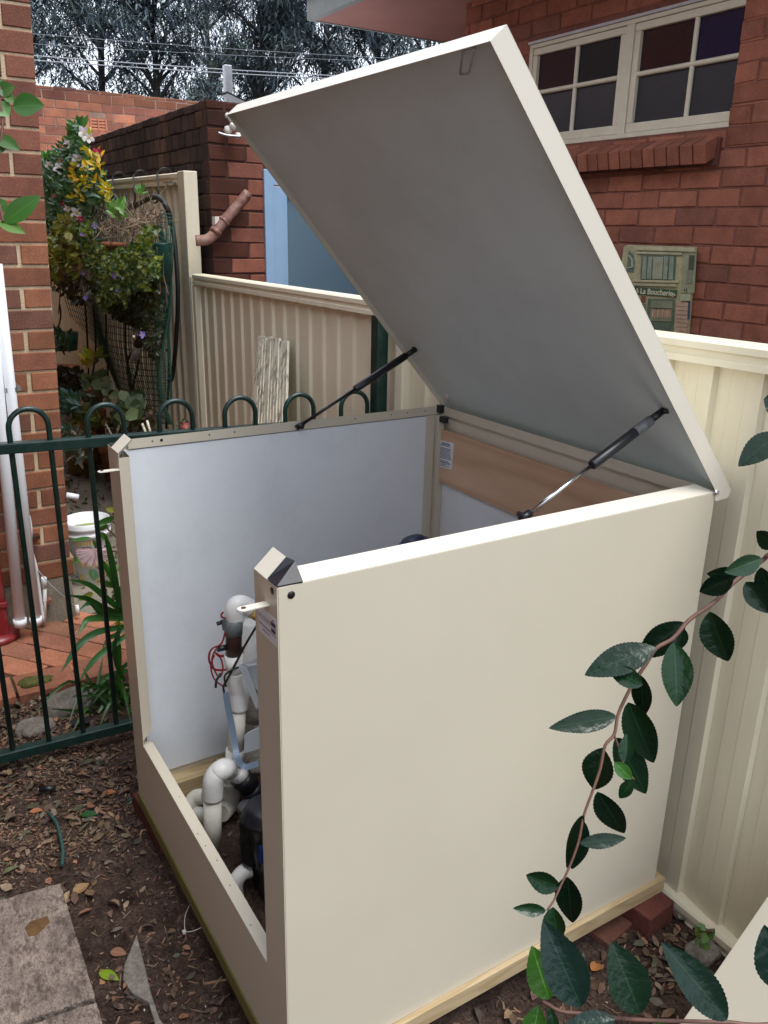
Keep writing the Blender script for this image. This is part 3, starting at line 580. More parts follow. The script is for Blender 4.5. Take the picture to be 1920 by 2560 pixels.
# ---------------- enclosure
WX,DY,H=1.0675,1.096,1.10; TH=R_(48.74)
enc=empty('pump_enclosure',(-WX/2,DY/2,-.045)); tag(enc,'large open cream steel pump box with its lid propped up on two black gas struts','pump box')
t=.0016; ci,cz=.033,.016
m=MB(); m.box(-.026,0,.0015,DY,.0,H); m.build('side_panel',M['cream'],enc,bevel=.0012)
m=MB(); m.add([(-.0005,.045,H+.0005),(-.0005,DY,H+.0005),(-ci,DY-ci,H+cz),(-ci,.045,H+cz),(-ci,.045,H-.03),(-ci,DY-ci,H-.03)],[(0,1,2,3),(3,2,5,4)]); m.build('sloped_flange',M['cream_lid'],enc)
m=MB(); m.box(-WX,-WX+.0215,.002,DY,0,H); m.build('side_panel',M['cream'],enc)
m=MB(); m.box(-WX+.022,-WX+.030,.03,DY-.034,.064,H-.015); m.build('acoustic_lining',M['lining'],enc)
m=MB(); m.add([(-WX,.045,H),(-WX,DY,H),(-WX+ci,DY-ci,H+cz),(-WX+ci,.045,H+cz),(-WX+ci,.045,H-.011),(-WX+ci,DY-ci,H-.011)],[(1,0,3,2),(3,4,5,2)])
m.box(-WX+.031,-WX+ci-.0005,.045,DY-ci,H-.011,H+cz-.001); m.build('sloped_flange',M['cream'],enc)
# screw holes on the left lip
hm=MB()
for y in (.11,.135,.27,.345,.74,.87,.93,1.0): hm.lathe([(0,.0006),(.0022 if y!=.135 else .0042,.0006),(.0022 if y!=.135 else .0042,0)],(-WX+ci+.0002,y,H+.004),10,axis=(1,0,0))
hm.build('screw_holes',M['black'],enc)
# back
m=MB(); m.box(-WX+.022,-.027,DY-.02,DY,0,H-.002); m.build('back_panel',M['cream'],enc)
m=MB(); m.box(-WX+.0305,-.027,DY-.030,DY-.021,.01,.87); m.build('back_lining',M['lining'],enc)
m=MB(); m.box(-WX+.033,-.03,DY-.042,DY-.0305,.862,1.042); m.build('plywood_strip',M['ply'],enc,bevel=.001)
m=MB(); m.add([(-WX+ci,DY-ci,H+cz-.001),(-ci,DY-ci,H+cz-.001),(-ci,DY-ci,H-.012),(-WX+ci,DY-ci,H-.012),(-WX,DY,H),(0,DY,H)],[(0,3,2,1),(0,1,5,4)]); m.box(-WX+ci,-ci,DY-ci+.0005,DY-ci+.006,H-.012,H+cz-.002)
m.build('back_rail',M['cream'],enc)
m=MB(); m.box(-WX+ci,-WX+ci+.02,DY-.055,DY-.031,.05,H-.012); m.box(-WX+.0302,-WX+.0345,DY-.09,DY-.056,.05,H-.012); m.build('corner_trim',M['cream'],enc,bevel=.002)
m=MB(); m.box(-WX+ci-.004,-WX+ci+.017,DY-.05,DY-.030,H-.006,H+cz+.004); m.box(-WX+ci+.023,-WX+ci+.055,DY-.055,DY-.04,H-.032,H-.013); m.build('corner_cap',M['black'],enc,bevel=.002)
# printed notice
yq=DY-.0425
m=MB(); n4=[on(*zm(960,980,460/1659)(x,y),1,yq) for x,y in ((490,428),(630,464),(611,700),(478,664))]; m.prism(n4,(0,-.0006,0)); st=m.build('printed_notice',M['white'],enc)
m=MB()
for i in range(19):
    if i in (3,13): continue
    f=.06+i*.048; g=f+(.030 if i in(0,1,15) else .022); a0=.25 if i in (0,1,16,17) else .09; a1=.78 if i in (0,1) else (.6 if i==17 else rnd.uniform(.8,.93))
    if i==14: a1=.75
    L_=lambda s,q:(n4[0].lerp(n4[1],s)).lerp(n4[3].lerp(n4[2],s),q)+Vector((0,-.0008,0))
    m.quad(L_(a0,f),L_(a1,f),L_(a1,g),L_(a0,g),(.05,.06,.15))
m.build('notice_text',M['ink'],st)
# front posts and rail
PW=.0935
m=MB(); m.box(-PW,-.0005,-.0005,.0010,.0,H); m.box(-PW,-PW+.0015,.0012,.024,.226,H-.005); m.build('front_post',M['cream'],enc)
m=MB(); m.box(-WX+.0005,-WX+.107,-.0005,.0010,.0,H); m.build('front_post',M['cream'],enc)
m=MB(); xr=-WX+.107
m.add([(xr,.001,.245),(xr,.026,.27),(xr,.026,H-.012),(xr,.001,H-.012),(xr-.0015,.001,.245),(xr-.0015,.026,.27),(xr-.0015,.026,H-.012),(xr-.0015,.001,H-.012)],[(0,1,2,3),(7,6,5,4),(1,5,6,2),(0,4,5,1)]); m.add([(xr-.001,.0265,.28),(-WX+.031,.0305,.26),(-WX+.031,.0305,H-.01),(xr-.001,.0265,H-.01)],[(0,1,2,3)]); m.build('post_return',M['cream'],enc)
m=MB(); m.box(xr+.0005,-PW-.0005,-.0004,.0010,0,.226); m.add([(xr-.03,0,.2265),(-.03,0,.2265),(-.03,.028,.2262),(xr-.006,.028,.2262),(xr-.006,.028,.205),(-.03,.028,.205)],[(0,1,2,3),(3,2,5,4)]); m.build('bottom_rail',M['cream'],enc)
hm=MB()
for x in (-.69,-.53,-.48,-.42,-.33,-.20): hm.lathe([(0,.0005),(.0016,.0005),(.0016,0)],(x,rnd.uniform(.008,.018),.2266),8)
hm.build('rivet_holes',M['black'],enc)
# post tops: 45 degree flanges and black corner moulding
for (xa,xb,nm) in ((-PW,-.036,'near'),(-WX+.036,-WX+.107,'far')):
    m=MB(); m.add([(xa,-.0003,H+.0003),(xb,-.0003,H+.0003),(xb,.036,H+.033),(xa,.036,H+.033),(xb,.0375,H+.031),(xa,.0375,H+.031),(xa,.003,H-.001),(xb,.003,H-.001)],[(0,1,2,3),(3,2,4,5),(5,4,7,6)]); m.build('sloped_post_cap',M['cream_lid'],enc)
for sx,x0 in ((1,0),(-1,-WX)):
    m=MB(); A=Vector((x0-sx*.001,.001,H+.001)); 
    P=[A,(x0-sx*.036,.0005,H+.001),(x0-sx*.036,.034,H+.031),(x0-sx*.030,.046,H+.026),(x0,.046,H+.001)]
    m.add([Vector(p)+Vector((0,0,.0025)) for p in P]+[Vector(p)-Vector((0,0,.004)) for p in P],[(0,1,2,3,4)[::-sx],(5,9,4,3,8),(0,5,6,1),(1,6,7,2),(2,7,8,3),(4,9,5,0)]); m.build('corner_moulding',M['black'],enc,bevel=.0015)
# holes near the corner
m=MB(); m.lathe([(0,.0007),(.0068,.0007),(.0068,0)],(.0002,.0245,H-.0175),20,axis=(1,0,0)); m.lathe([(0,.0007),(.0062,.0007),(.0062,0)],(-.0185,-.0006,H-.012),20,axis=(0,-1,0)); m.build('screw_holes',M['black'],enc)
# latch tabs
for x,z in ((-.040,1.055),(-WX+.10,1.055)):
    m=MB(); n=14; w=.009
    out=[(x-w,-.0,z),(x-w,-.045,z)]+[(x-w*math.cos(t_),-.045-w*math.sin(t_),z) for t_ in [i*math.pi/10 for i in range(1,10)]]+[(x+w,-.045,z),(x+w,0,z)]
    hole=[(x+.005*math.cos(t_),-.043+.0045*math.sin(t_)) for t_ in [i*2*math.pi/12 for i in range(12)]]
    m.prism(out,(0,0,.0026)); m.lathe([(0,.0004),(.0046,.0004),(.0046,0)],(x,-.043,z+.0028),12)
    o=m.build('latch_tab',M['cream_lid'],enc,bevel=.0006)
    h=MB(); h.lathe([(0,.0008),(.0042,.0008),(.0042,0)],(x,-.043,z+.0030),14); h.build('hole',M['brownpipe'],o)
# brand sticker
m=MB(); y=-.0009; q=[(-.079,y,1.040),(-.006,y,1.040),(-.004,y,.998),(-.081,y,.998)]; m.prism(q,(0,-.0004,0)); m=MB(); m.box(-.080,-.005,-.0011,-.0007,.990,1.040); st=m.build('brand_label',M['white'],enc)
text('ACOUSTIC',.0125,M['greyink'],st,(-.0775,-.0012,1.019),(1,0,0),(0,0,1),ext=.0001)
m=MB(); m.box(-.0255,-.0075,-.0014,-.0012,1.012,1.030,(.012,.016,.07)); m.add([(-.0265,-.0014,1.030),(-.017,-.0014,1.0355),(-.0065,-.0014,1.030),(-.017,-.0014,1.033)],[(0,3,2,1)],(.012,.016,.07)); m.build('box_logo',M['ink'],st)
text('BOX',.0085,M['white'],st,(-.0248,-.00155,1.018),(1,0,0),(0,0,1),ext=.0001)
text('WWW.ACOUSTICBOX.COM.AU',.0049,M['blueink'],st,(-.0775,-.0012,1.0065),(1,0,0),(0,0,1),ext=.0001)
text('1300 767 366',.0052,M['blueink'],st,(-.062,-.0012,.9985),(1,0,0),(0,0,1),ext=.0001)
# timber base
m=MB(); m.box(-WX-.004,.0125,-.0045,.033,-.045,-.001); m.build('base_timber',M['pineg'],enc,bevel=.002)
m=MB(); m.box(-.032,.0125,.0335,DY+.028,-.045,-.001); m.build('base_timber',M['piney'],enc,bevel=.002)
m=MB(); m.box(-WX-.010,-WX+.075,.0335,DY+.02,-.045,.04); m.box(-WX+.0225,-WX+.058,.24,DY-.1,.041,.0475); m.build('base_timber',M['piney'],enc,bevel=.002)
m=MB(); m.box(-WX+.0755,-.0325,DY-.02,DY+.02,-.045,-.001); m.build('base_timber',M['pine'],enc)
# ---- lid (built closed, turned about the hinge line at the back)
def LD(x,y,z):
    dy,dz=y-DY,z-H; return Vector((x,DY+dy*math.cos(TH)+dz*math.sin(TH),H-dy*math.sin(TH)+dz*math.cos(TH)))
tL=.0405
def lidbox(m,x0,x1,y0,y1,z0,z1):
    m.obox(LD(x0,y0,z0),LD(x1,y0,z0)-LD(x0,y0,z0),LD(x0,y1,z0)-LD(x0,y0,z0),LD(x0,y0,z1)-LD(x0,y0,z0))
m=MB(); g=.0025
top=DY+.034
br=MB()
lidbox(m,-WX-g,g,-g,top-.012,H+tL-.0018,H+tL); lid=m.build('lid',M['cream_lid'],enc,bevel=.0015)
m=MB(); lidbox(m,-WX-g,g,-g,-g+.0018,H,H+tL-.0018); m.build('front_rim',M['cream_lid'],lid)
for sx,x0 in ((1,g-.0018),(-1,-WX-g)):
    m=MB(); P=[LD(x0,-g+.0018,H),LD(x0,DY-.01,H),LD(x0,DY+.012,H-.014),LD(x0,DY+.020,H-.010),LD(x0,DY+.044,H+tL-.018),LD(x0,DY+.036,H+tL-.0018),LD(x0,-g+.0018,H+tL-.0018)]
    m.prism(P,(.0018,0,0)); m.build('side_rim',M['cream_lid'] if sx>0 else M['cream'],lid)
m=MB(); lidbox(m,-WX+.0,-.0,.001,DY+.018,H+.014,H+tL-.002); m.build('lid_lining',M['lid_lining'],lid)
m=MB(); a=LD(.0035,DY-.002,H-.001); m.lathe([(0,.004),(.006,.003),(.0075,0),(.0075,-.001)],a,12,axis=(1,0,0)); m.build('hinge_bolt',M['steel'],lid)
m=MB(); a=LD(-WX+.04,DY-.03,H+.01); m.tube([a,a+Vector((.02,-.02,.035))],.004,8); m.build('hinge_screw',M['white'],lid)
m=MB(); lidbox(m,-WX-g+.002,g-.002,DY+.019,DY+.0215,H+.004,H+tL-.002); m.build('back_rim',M['cream'],lid)
# wire latch loop
w0,w1,w2,w3=[on(*r2(x,y),2,0) for x,y in ((0,0),)*4] if False else (None,)*4
def lidpt(q,z=H+.010):       # pixel to lid lining plane
    n=(LD(0,0,1)-LD(0,0,0)); p0=LD(0,0,z); d=ray(*q); tt=(p0-CAM).dot(n)/d.dot(n); return CAM+d*tt
m=MB(); P=[lidpt(r2(343,215),H+.004),lidpt(r2(328,318),H-.004),lidpt(r2(332,322),H-.004),lidpt(r2(362,318),H-.004),lidpt(r2(370,308),H-.004),lidpt(r2(389,208),H+.004)]
m.tube(P,.0019,8); m.tube([lidpt(r2(337,213)),lidpt(r2(392,200))],.0035,8); m.build('wire_latch',M['zinc'],lid)
# ---- gas struts
def strut(q_low,q_joint,q_top,xl,xt):
    a=on(*q_low,0,xl); 
    return a
def gas(a,top,label,fr=.44,side=1):
    a=Vector(a); top=Vector(top); d=(top-a).normalized(); j=a.lerp(top,fr)
    m=MB(); m.tube([j,j+d*.004,top-d*.035],[.0098,.0112,.0112],20)
    s=m.build('gas_strut',M['black'],enc)
    m=MB(); m.tube([a+d*.014,j],.0047,14); m.build('piston_rod',M['steel'] if side>0 else M['black'],s)
    m=MB(); m.tube([a-d*.012,a+d*.014],[.0085,.0085],14); m.tube([a,a+Vector((-side*.02,0,0))],.006,10); m.build('ball_socket',M['black'],s)
    m=MB(); m.tube([top-d*.034,top+d*.004],.0082,14); m.tube([top,top+Vector((side*.014,.003,.003))],.006,10); m.build('end_bracket',M['black'],s)
    return s,j,d,top
topR=lidpt(r4(1203,668),H+.008)+Vector((0,0,0)); topR=Vector((-.048,topR.y,topR.z)) if False else on(*r4(1200,672),0,-.050)
lowR=on(*r4(640,1102),0,-.058); 
e=(topR-lowR); lowR=lowR-e.normalized()*.02
s,j,d,top_=gas(lowR,topR,'',fr=.47)
m=MB(); m.tube([top_-d*.085,top_-d*.036],.01145,20); m.build('strut_label',mat('grey strut label',(.12,.125,.13),.4,var=.5,vs=60),s)
topL=on(*zT(1450,590),0,-WX+.075); lowL=on(*zT(725,1068),0,-WX+.040)
gas(lowL,topL,'',fr=.47,side=-1)
# ---------------- bricks that carry the box
def rbrick(cx,cy,z,rot,label,L=.23,Wd=.11,h=.076,col=(.125,.043,.034),grp=None):
    m=MB(); ca,sa=math.cos(rot),math.sin(rot)
    P=[(cx+ca*a*L/2-sa*b*Wd/2,cy+sa*a*L/2+ca*b*Wd/2,z) for a,b in ((-1,-1),(1,-1),(1,1),(-1,1))]
    m.prism(P,(0,0,h),col); return tag(m.build('brick',M['brick'],None,bevel=.004),label,'brick',grp)
rbrick(-.055,1.055,-.121,R_(6),'dark red brick propping up the back corner of the box beside the fence')
rbrick(-.085,.93,-.165,R_(10),'brown brick half sunk in the soil beside the prop brick',col=(.13,.055,.04))
rbrick(-1.02,.055,-.135,R_(4),'dark red brick under the far front corner of the box',col=(.11,.035,.03),h=.088)
rbrick(-1.0,.42,-.12,R_(82),'broken red brick under the far side of the box near the pipes',col=(.25,.09,.055))
# ---------------- plumbing in the box
pl=empty('pool_pipework',(-.83,.24,-.1)); tag(pl,'white plastic pool pipes and elbows inside the box with grey tape and red wires','pipes')
XP=-.86
def P_(x,y,X=XP): return on(*zP(x,y),0,X)
def Q_(x,y,X=XP): return on(*zQ(x,y),0,X)
def elbow(pts,r,name,mt='pvc',par=None,n=20): m=MB(); m.tube(smooth_path(pts,6),r,n); return m.build(name,M[mt],par or pl)
r=.0245
ax=[P_(520,560),P_(515,450),P_(540,350),P_(620,330),P_(700,385)]
elbow([P_(515,540),P_(508,420),P_(540,350),P_(610,345),P_(690,390)],.0265,'top_elbow')
m=MB(); m.tube([P_(685,385),P_(800,455)],.0225,18); m.build('yellow_tape_band',M['yellow'],pl)
m=MB(); m.tube([P_(500,940),P_(505,500)],.0228,18); m.build('brown_pipe',M['brownpipe'],pl)
m=MB(); m.tube([P_(500,700),P_(497,620),P_(497,515)],[.0255,.0262,.0285],18); m.obox(P_(345,520),P_(445,560)-P_(345,520),P_(365,650)-P_(345,520),(.01,.01,0)); m.build('duct_tape',M['greytape'],pl)
m=MB(); m.tube([P_(300,880),P_(440,850)],.0085,10); m.build('cable_gland',M['black'],pl); m=MB(); m.tube([P_(300,575),P_(350,560)],.006,8); m.build('cable_gland',M['black'],pl)
m=MB(); m.tube([P_(520,1170),P_(498,940)],[.0265,.0265],18); m.build('pipe_socket',M['pvc'],pl)
elbow([P_(515,1150),P_(520,1230),P_(545,1330),P_(560,1400),P_(562,1595)],.0275,'offset_bend')
m=MB(); m.tube([P_(552,1590),P_(530,2100)],.0235,18); m.build('riser_pipe',M['pvcd'],pl)
m=MB(); m.tube([P_(520,2080),Q_(890,330)],.0275,18); m.build('pipe_socket',M['pvc'],pl)
# tee & branch
elbow([Q_(880,300),Q_(870,380),Q_(930,470)],.0265,'tee_fitting')
m=MB(); m.tube([Q_(900,420),Q_(985,500)],[.0275,.0275],18); m.tube([Q_(975,480),Q_(1010,530)],[.0235,.0235],18); m.build('union_socket',M['pvc'],pl)
m=MB(); m.tube([Q_(960,490),Q_(1060,610)],[.033,.033],18); m.tube([Q_(1060,610),Q_(1150,720)],[.036,.033],18); m.build('union_nut',M['black'],pl)
X1=-.79
def E_(x,y): return on(*zQ(x,y),0,X1)
elbow([Q_(830,400),E_(772,395),E_(700,440),E_(650,520),E_(636,620),E_(634,740)],.0300,'large_elbow','pvc')
m=MB(); m.tube([E_(632,720),E_(632,1440)],.0258,20); m.build('ground_pipe',M['pvcd'],pl)
elbow([on(*zQ(840,540),0,-.93),on(*zQ(850,700),0,-.93),on(*zQ(830,830),0,-.93),on(*zQ(740,930),0,-.90)],.0275,'low_elbow','pvcd')
m=MB(); m.tube([on(*zQ(845,380),0,-.93),on(*zQ(850,690),0,-.93)],.0225,18); m.build('drop_pipe',M['pvcd'],pl)
elbow([on(*zQ(360,830),0,-.9),on(*zQ(430,740),0,-.9),on(*zQ(540,730),0,-.88)],.0235,'low_elbow','pvcd')
elbow([on(*zQ(400,960),0,-.88),on(*zQ(480,930),0,-.87),on(*zQ(560,1000),0,-.86)],.0225,'low_elbow','pvcd')
# back riser
m=MB(); m.tube([P_(690,560,-.95),P_(650,1900,-.97)],.0255,18); m.build('back_riser',M['pvc'],pl)
m=MB(); m.box(-1.0,-.985,.33,.35,-.1,.33); m.build('support_strap',M['concrete'],pl)
# wires
m=MB()
for k,(o1) in enumerate((0,9)):
    m.tube(smooth_path([P_(430+o1,520),P_(350,480+o1),P_(370+o1,430)],5),.0022,6)
    m.tube(smooth_path([P_(395+o1,680),P_(350,810+o1),P_(230+o1,880),P_(200+o1,1000),P_(260,1110+o1),P_(400,1120+o1),P_(530,1040+o1),P_(600+o1,930),P_(580+o1,830),P_(520+o1,730)],6),.0022,6)
m.tube(smooth_path([P_(285,880),P_(240,1000),P_(270,1130),P_(330,1215),P_(370,1120),P_(350,1000),P_(280,920)],6),.0024,6)
m.tube(smooth_path([P_(270,950),P_(225,1080),P_(270,1240),P_(380,1330)],6),.0024,6)
m.tube(smooth_path([P_(380,960),P_(330,960),P_(290,930)],4),.004,6)
m.build('red_wires',M['redwire'],pl)
m=MB(); m.tube(smooth_path([P_(800,560,-.80),P_(640,830,-.82),P_(520,1060,-.83),P_(420,1250,-.84),P_(380,1330,-.85),P_(385,1400,-.85)],6),.0033,8)
m.tube(smooth_path([P_(560,1095,-.83),P_(460,1140,-.83),P_(390,1210,-.84),P_(410,1330,-.84)],6),.0025,8); m.tube([P_(345,1170,-.85),P_(290,1260,-.85),P_(285,1340,-.85)],.0035,6); m.build('black_cable',M['blackwire'],pl)
fc=smooth_path([P_(405,1400,-.83),P_(430,1560,-.83),P_(480,1800,-.83),P_(520,2050,-.82),Q_(930,250,-.80),Q_(1010,370,-.79),Q_(1180,330,-.76)],6)
m=MB()
for a,b in zip(fc,fc[1:]):
    d=(b-a).normalized(); vv=(a-CAM).normalized(); w=d.cross(vv).normalized()*.0085
    m.obox(a-w,2*w,(b-a)*1.02,vv*.0035)
m.build('flat_grey_cable',M['greycable'],pl)
# spout elbow
sp=MB(); XS=-.62
def S_(x,y): return on(*zQ(x,y),0,XS)
sp.tube(smooth_path([S_(920,1960),S_(905,1830),S_(930,1720),S_(1000,1640),S_(1080,1605)],6),[.0215]*20+[.0225]*5,20); tag(sp.build('pipe_elbow',M['pvc']),'short white plastic elbow coming out of the soil inside the box, nearest the front rail','pipe')
# pump
pu=empty('pool_pump',(-.55,.3,-.1)); tag(pu,'black pool pump with ribbed neck half hidden behind the near front post','pump')
def U_(x,y,X=-.62): return on(*zQ(x,y),0,X)
m=MB(); c=U_(1310,1150,-.60); m.lathe([(0,.19),(.05,.19),(.062,.18),(.068,.165),(.075,.16),(.075,.15),(.066,.14),(.058,.10),(.05,.02),(.035,-.06),(0,-.1)],(c.x,c.y,-.01),28); m.box(c.x-.05,c.x+.08,c.y-.04,c.y+.3,-.09,.16); m.build('housing',M['black'],pu,bevel=.006)
m=MB(); a=U_(1040,830,-.66); m.lathe([(0,.0),(.024,.0),(.026,-.006),(.026,-.016),(.02,-.022),(.018,-.09)],a,20); m.build('drain_cap',mat('worn black plastic',(.05,.05,.055),.6,var=.3,vs=60),pu)
m=MB(); m.tube(smooth_path([a-Vector((0,0,.03)),U_(1060,1000,-.655),U_(1100,1200,-.64),U_(1130,1500,-.62)]),[.025]*6+[.03]*6+[.035]*7,14); m.build('neck',M['black'],pu)
m=MB(); b=U_(1190,1370,-.58); m.box(b.x-.02,b.x+.03,b.y-.008,b.y+.05,b.z-.03,b.z+.035); m.build('blue_badge',M['blue'],pu,bevel=.01)
# filter cap (blue)
fc_=empty('salt_cell',(-.62,.70,.55)); tag(fc_,'grey cylinder with a ribbed navy blue screw cap just showing above the near panel','filter')
c=on(*D_(895,1170),0,-.62); c=Vector((c.x,c.y,c.z))
m=MB(); m.lathe([(0,.012),(.040,.012),(.047,.006),(.047,-.028),(.043,-.03)],c+Vector((0,0,-.012)),40,axis=(-.10,-.25,.95))
q=Vector((0,0,1)).rotation_difference(Vector((-.10,-.25,.95)).normalized())
for i in range(24):
    w=i*2*math.pi/24; p=c+Vector((0,0,-.012))+q@Vector((.047*math.cos(w),.047*math.sin(w),-.026)); m.tube([p,p+q@Vector((0,0,.028))],.0022,6)
m.build('screw_cap',M['navy'],fc_)
m=MB(); m.lathe([(.030,.013),(.032,.020),(.0,.020)],c+Vector((0,0,-.012)),30,axis=(-.10,-.25,.95)); m.build('cap_rim',M['navy'],fc_)
m=MB(); m.lathe([(.041,-.03),(.041,-.25),(0,-.25)],c+Vector((0,0,-.012)),30,axis=(-.10,-.25,.95)); m.build('body',mat('grey body',(.08,.085,.09),.4),fc_)
# light grey brackets and stone footing near the post
m=MB(); X=-.80
m.prism([P_(560,1078,X),P_(620,1090,X),P_(790,1560,X),P_(770,1600,X)],(-.004,.01,0)); m.prism([P_(560,1075,X),P_(790,1040,X),P_(790,990,X)],(-.004,.02,0)); m.prism([P_(640,1090,X-.03),P_(800,1060,X-.03),P_(800,1400,X-.03)],(-.004,.02,0)); m.prism([P_(630,1910,X),P_(800,1830,X),P_(800,2080,X),P_(630,2130,X)],(-.01,.02,0)); tag(m.build('metal_bracket',mat('pale blue grey steel',(.42,.46,.50),.5,var=.08)),'pale grey folded metal bracket leaning beside the white riser pipe','bracket')
def rock(name,c,sx,sy,sz,seed,mt,label,cat='stone',n=14):
    rr=random.Random(seed); m=MB(); vs=[];nu,nv=n*2,n
    ph=[rr.uniform(0,6.28) for _ in range(6)]
    for i in range(nv+1):
        th=math.pi*i/nv
        for k in range(nu):
            w=2*math.pi*k/nu; d=Vector((math.sin(th)*math.cos(w),math.sin(th)*math.sin(w),math.cos(th)))
            f=1+.13*math.sin(3*d.x+ph[0]+2*d.z)+.11*math.sin(4*d.y+ph[1])+.07*math.sin(7*d.x+ph[2]+5*d.z)+.04*math.sin(13*d.y+ph[3])*math.sin(11*d.z+ph[4])
            p=[abs(t)**.72*(1 if t>0 else -1) for t in d]
            vs.append((c[0]+p[0]*f*sx,c[1]+p[1]*f*sy,c[2]+p[2]*f*sz))
    fs=[(i*nu+k,(i+1)*nu+k,(i+1)*nu+(k+1)%nu,i*nu+(k+1)%nu) for i in range(nv) for k in range(nu)]
    m.add(vs,fs,(1,1,1),None,True); return tag(m.build(name,M[mt]),label,cat)
rock('stone',P_(790,1560,-.93),.05,.05,.035,3,'stone','rough sandstone lump behind the white riser pipe in the box')
rock('stone',Q_(1150,260,-.9),.06,.075,.03,4,'stone','rough pale stone footing behind the grey cable in the box')
# ---------------- loose panel in the right foreground
m=MB(); A=on(1700,2560,2,.03); B=on(1960,2180,2,.36); d=(B-A); A=A-d*.25; d=d*1.35; m.obox(A,d,(.62,.16,0),(0,.006,-.02)); tag(m.build('loose_panel',M['cream'],None,bevel=.002),'flat cream steel panel leaning in the bottom right corner below the glossy leaves','panel')
# ---------------- pavers, stones and scraps on the soil
def paver(pts,zt_,label,seed):
    rr=random.Random(seed); P=[]
    for i in range(len(pts)):
        a=Vector(pts[i]);b=Vector(pts[(i+1)%len(pts)]); n=max(2,int((b-a).length/.012))
        for k in range(n): q=a.lerp(b,k/n); P.append((q.x+rr.uniform(-.0016,.0016),q.y+rr.uniform(-.0016,.0016),zt_-.05))
    m=MB(); m.prism(P,(0,0,.05)); return tag(m.build('paver',M['slab'],None,bevel=.003),label,'paver')
a=[on(*r7(x,y),2,-.07) for x,y in ((-20,575),(260,495),(410,985),(60,1145))]
a=[Vector((p.x,p.y)) for p in a]; far=a[0]+(a[0]-a[1])*1.3
paver([a[1],a[2],a[2]+(a[0]-a[1])*2.2,a[1]+(a[0]-a[1])*2.2],-.07,'large mottled sandstone paver lying on soil at the lower left',1)
b0=a[2]+(a[2]-a[1]).normalized()*.012; paver([b0,b0+(a[2]-a[1])*.9,b0+(a[2]-a[1])*.9+(a[0]-a[1])*2,b0+(a[0]-a[1])*2],-.075,'second sandstone paver cut off by the bottom left edge',2)
m=MB(); P=[on(*r7(x,y),2,-.088) for x,y in ((590,715),(535,850),(530,910),(565,965),(640,1010),(670,1106),(720,1190),(745,1150),(690,1080),(650,960),(625,850))]; m.prism([p-Vector((0,0,.03)) for p in P],(0,0,.03)); tag(m.build('stone_slab',M['stone'],None,bevel=.004),'long narrow grey stone splinter sunk in the soil beside the paver','stone')
rock('stone',on(*zC(680,2110),2,-.11)-Vector((.03,0,.0)),.065,.085,.05,8,'stone','rounded sandstone boulder behind the pool fence bars')
rock('stone',on(*r5(150,935),2,-.12),.05,.07,.025,9,'stone','small flat grey stone behind the pool fence bottom rail')
rock('stone',on(*zC(330,1880),2,-.10),.03,.07,.028,10,'mossy','mossy green edging stone at the edge of the brick paving')
rock('stone',on(*r8(1385,800),2,-.1),.035,.04,.02,12,'stone','small dark round stone at the foot of the right fence')
m=MB(); m.tube(smooth_path([on(*r7(x,y),2,-.093) for x,y in ((215,195),(245,240),(262,300),(272,360),(268,420))]),.0052,10); tag(m.build('rope_offcut',mat('braided dark green rope',(.02,.07,.06),.7,var=.4,vs=150,bump=.6,bs=250)),'short dark green braided rope lying on the soil','rope')
m=MB(); m.tube(smooth_path([on(*r7(x,y),2,-.095) for x,y in ((550,150),(560,135),(580,135),(590,150),(575,160))]),.003,8); tag(m.build('twine_loop',M['wire']),'small loop of green twine on the leaf litter beside the far box corner','twine')
m=MB(); m.tube([on(*r7(172,90),2,-.09),on(*r7(238,88),2,-.09)],.010,12); tag(m.build('tube_offcut',M['black']),'short black plastic tube among the dead leaves','tube')
m=MB(); m.tube(smooth_path([on(*r7(x,y),2,-.085) for x,y in ((820,590),(800,640),(800,700),(830,705),(890,680))]),.0010,6); m.box(*[c for p in [on(*r7(795,710),2,-.09)] for c in (p.x-.005,p.x+.005,p.y-.004,p.y+.004,p.z-.002,p.z+.004)]); tag(m.build('cable_tie',M['pvcd']),'thin white cable tie curled on the soil beside the box','cable tie')
m=MB(); p=on(*r5(310,935),2,-.09); m.obox(p,(.02,.06,.005),(-.04,.012,0),(0,0,.012)); tag(m.build('plastic_scrap',M['black']),'black plastic scrap lying against the pool fence bottom rail','scrap')
# ---------------- leaves
def leaf(m,base,tip,w,nrm,col,fold=.18,curl=.12,serr=0,n=8,shape=1.0,blunt=.5):
    base=Vector(base);tip=Vector(tip);ax=tip-base;L=ax.length; ax.normalize(); nrm=Vector(nrm); nrm=(nrm-ax*nrm.dot(ax)).normalized(); sd=ax.cross(nrm)
    vs=[];uv=[]
    cols=(-1,-.5,0,.5,1)
    for i in range(n+1):
        s=i/n; prof=(math.sin(math.pi*s**(.88*shape))**.80*(1.04-.10*s)) if 0<s<1 else 0.0
        if serr and 0<i<n and i%2: prof*=1-serr
        pc=base+ax*L*s+nrm*(-curl*L*(s*s)+curl*L*.5*s)
        for c in cols:
            a=abs(c); vs.append(pc+sd*(c*w/2*prof)+nrm*(fold*w*.5*prof*(a**1.3))); uv.append((s,c))
    k=len(cols); fs=[(i*k+j,i*k+j+1,(i+1)*k+j+1,(i+1)*k+j) for i in range(n) for j in range(k-1)]
    m.add(vs,fs,col,uv,True)
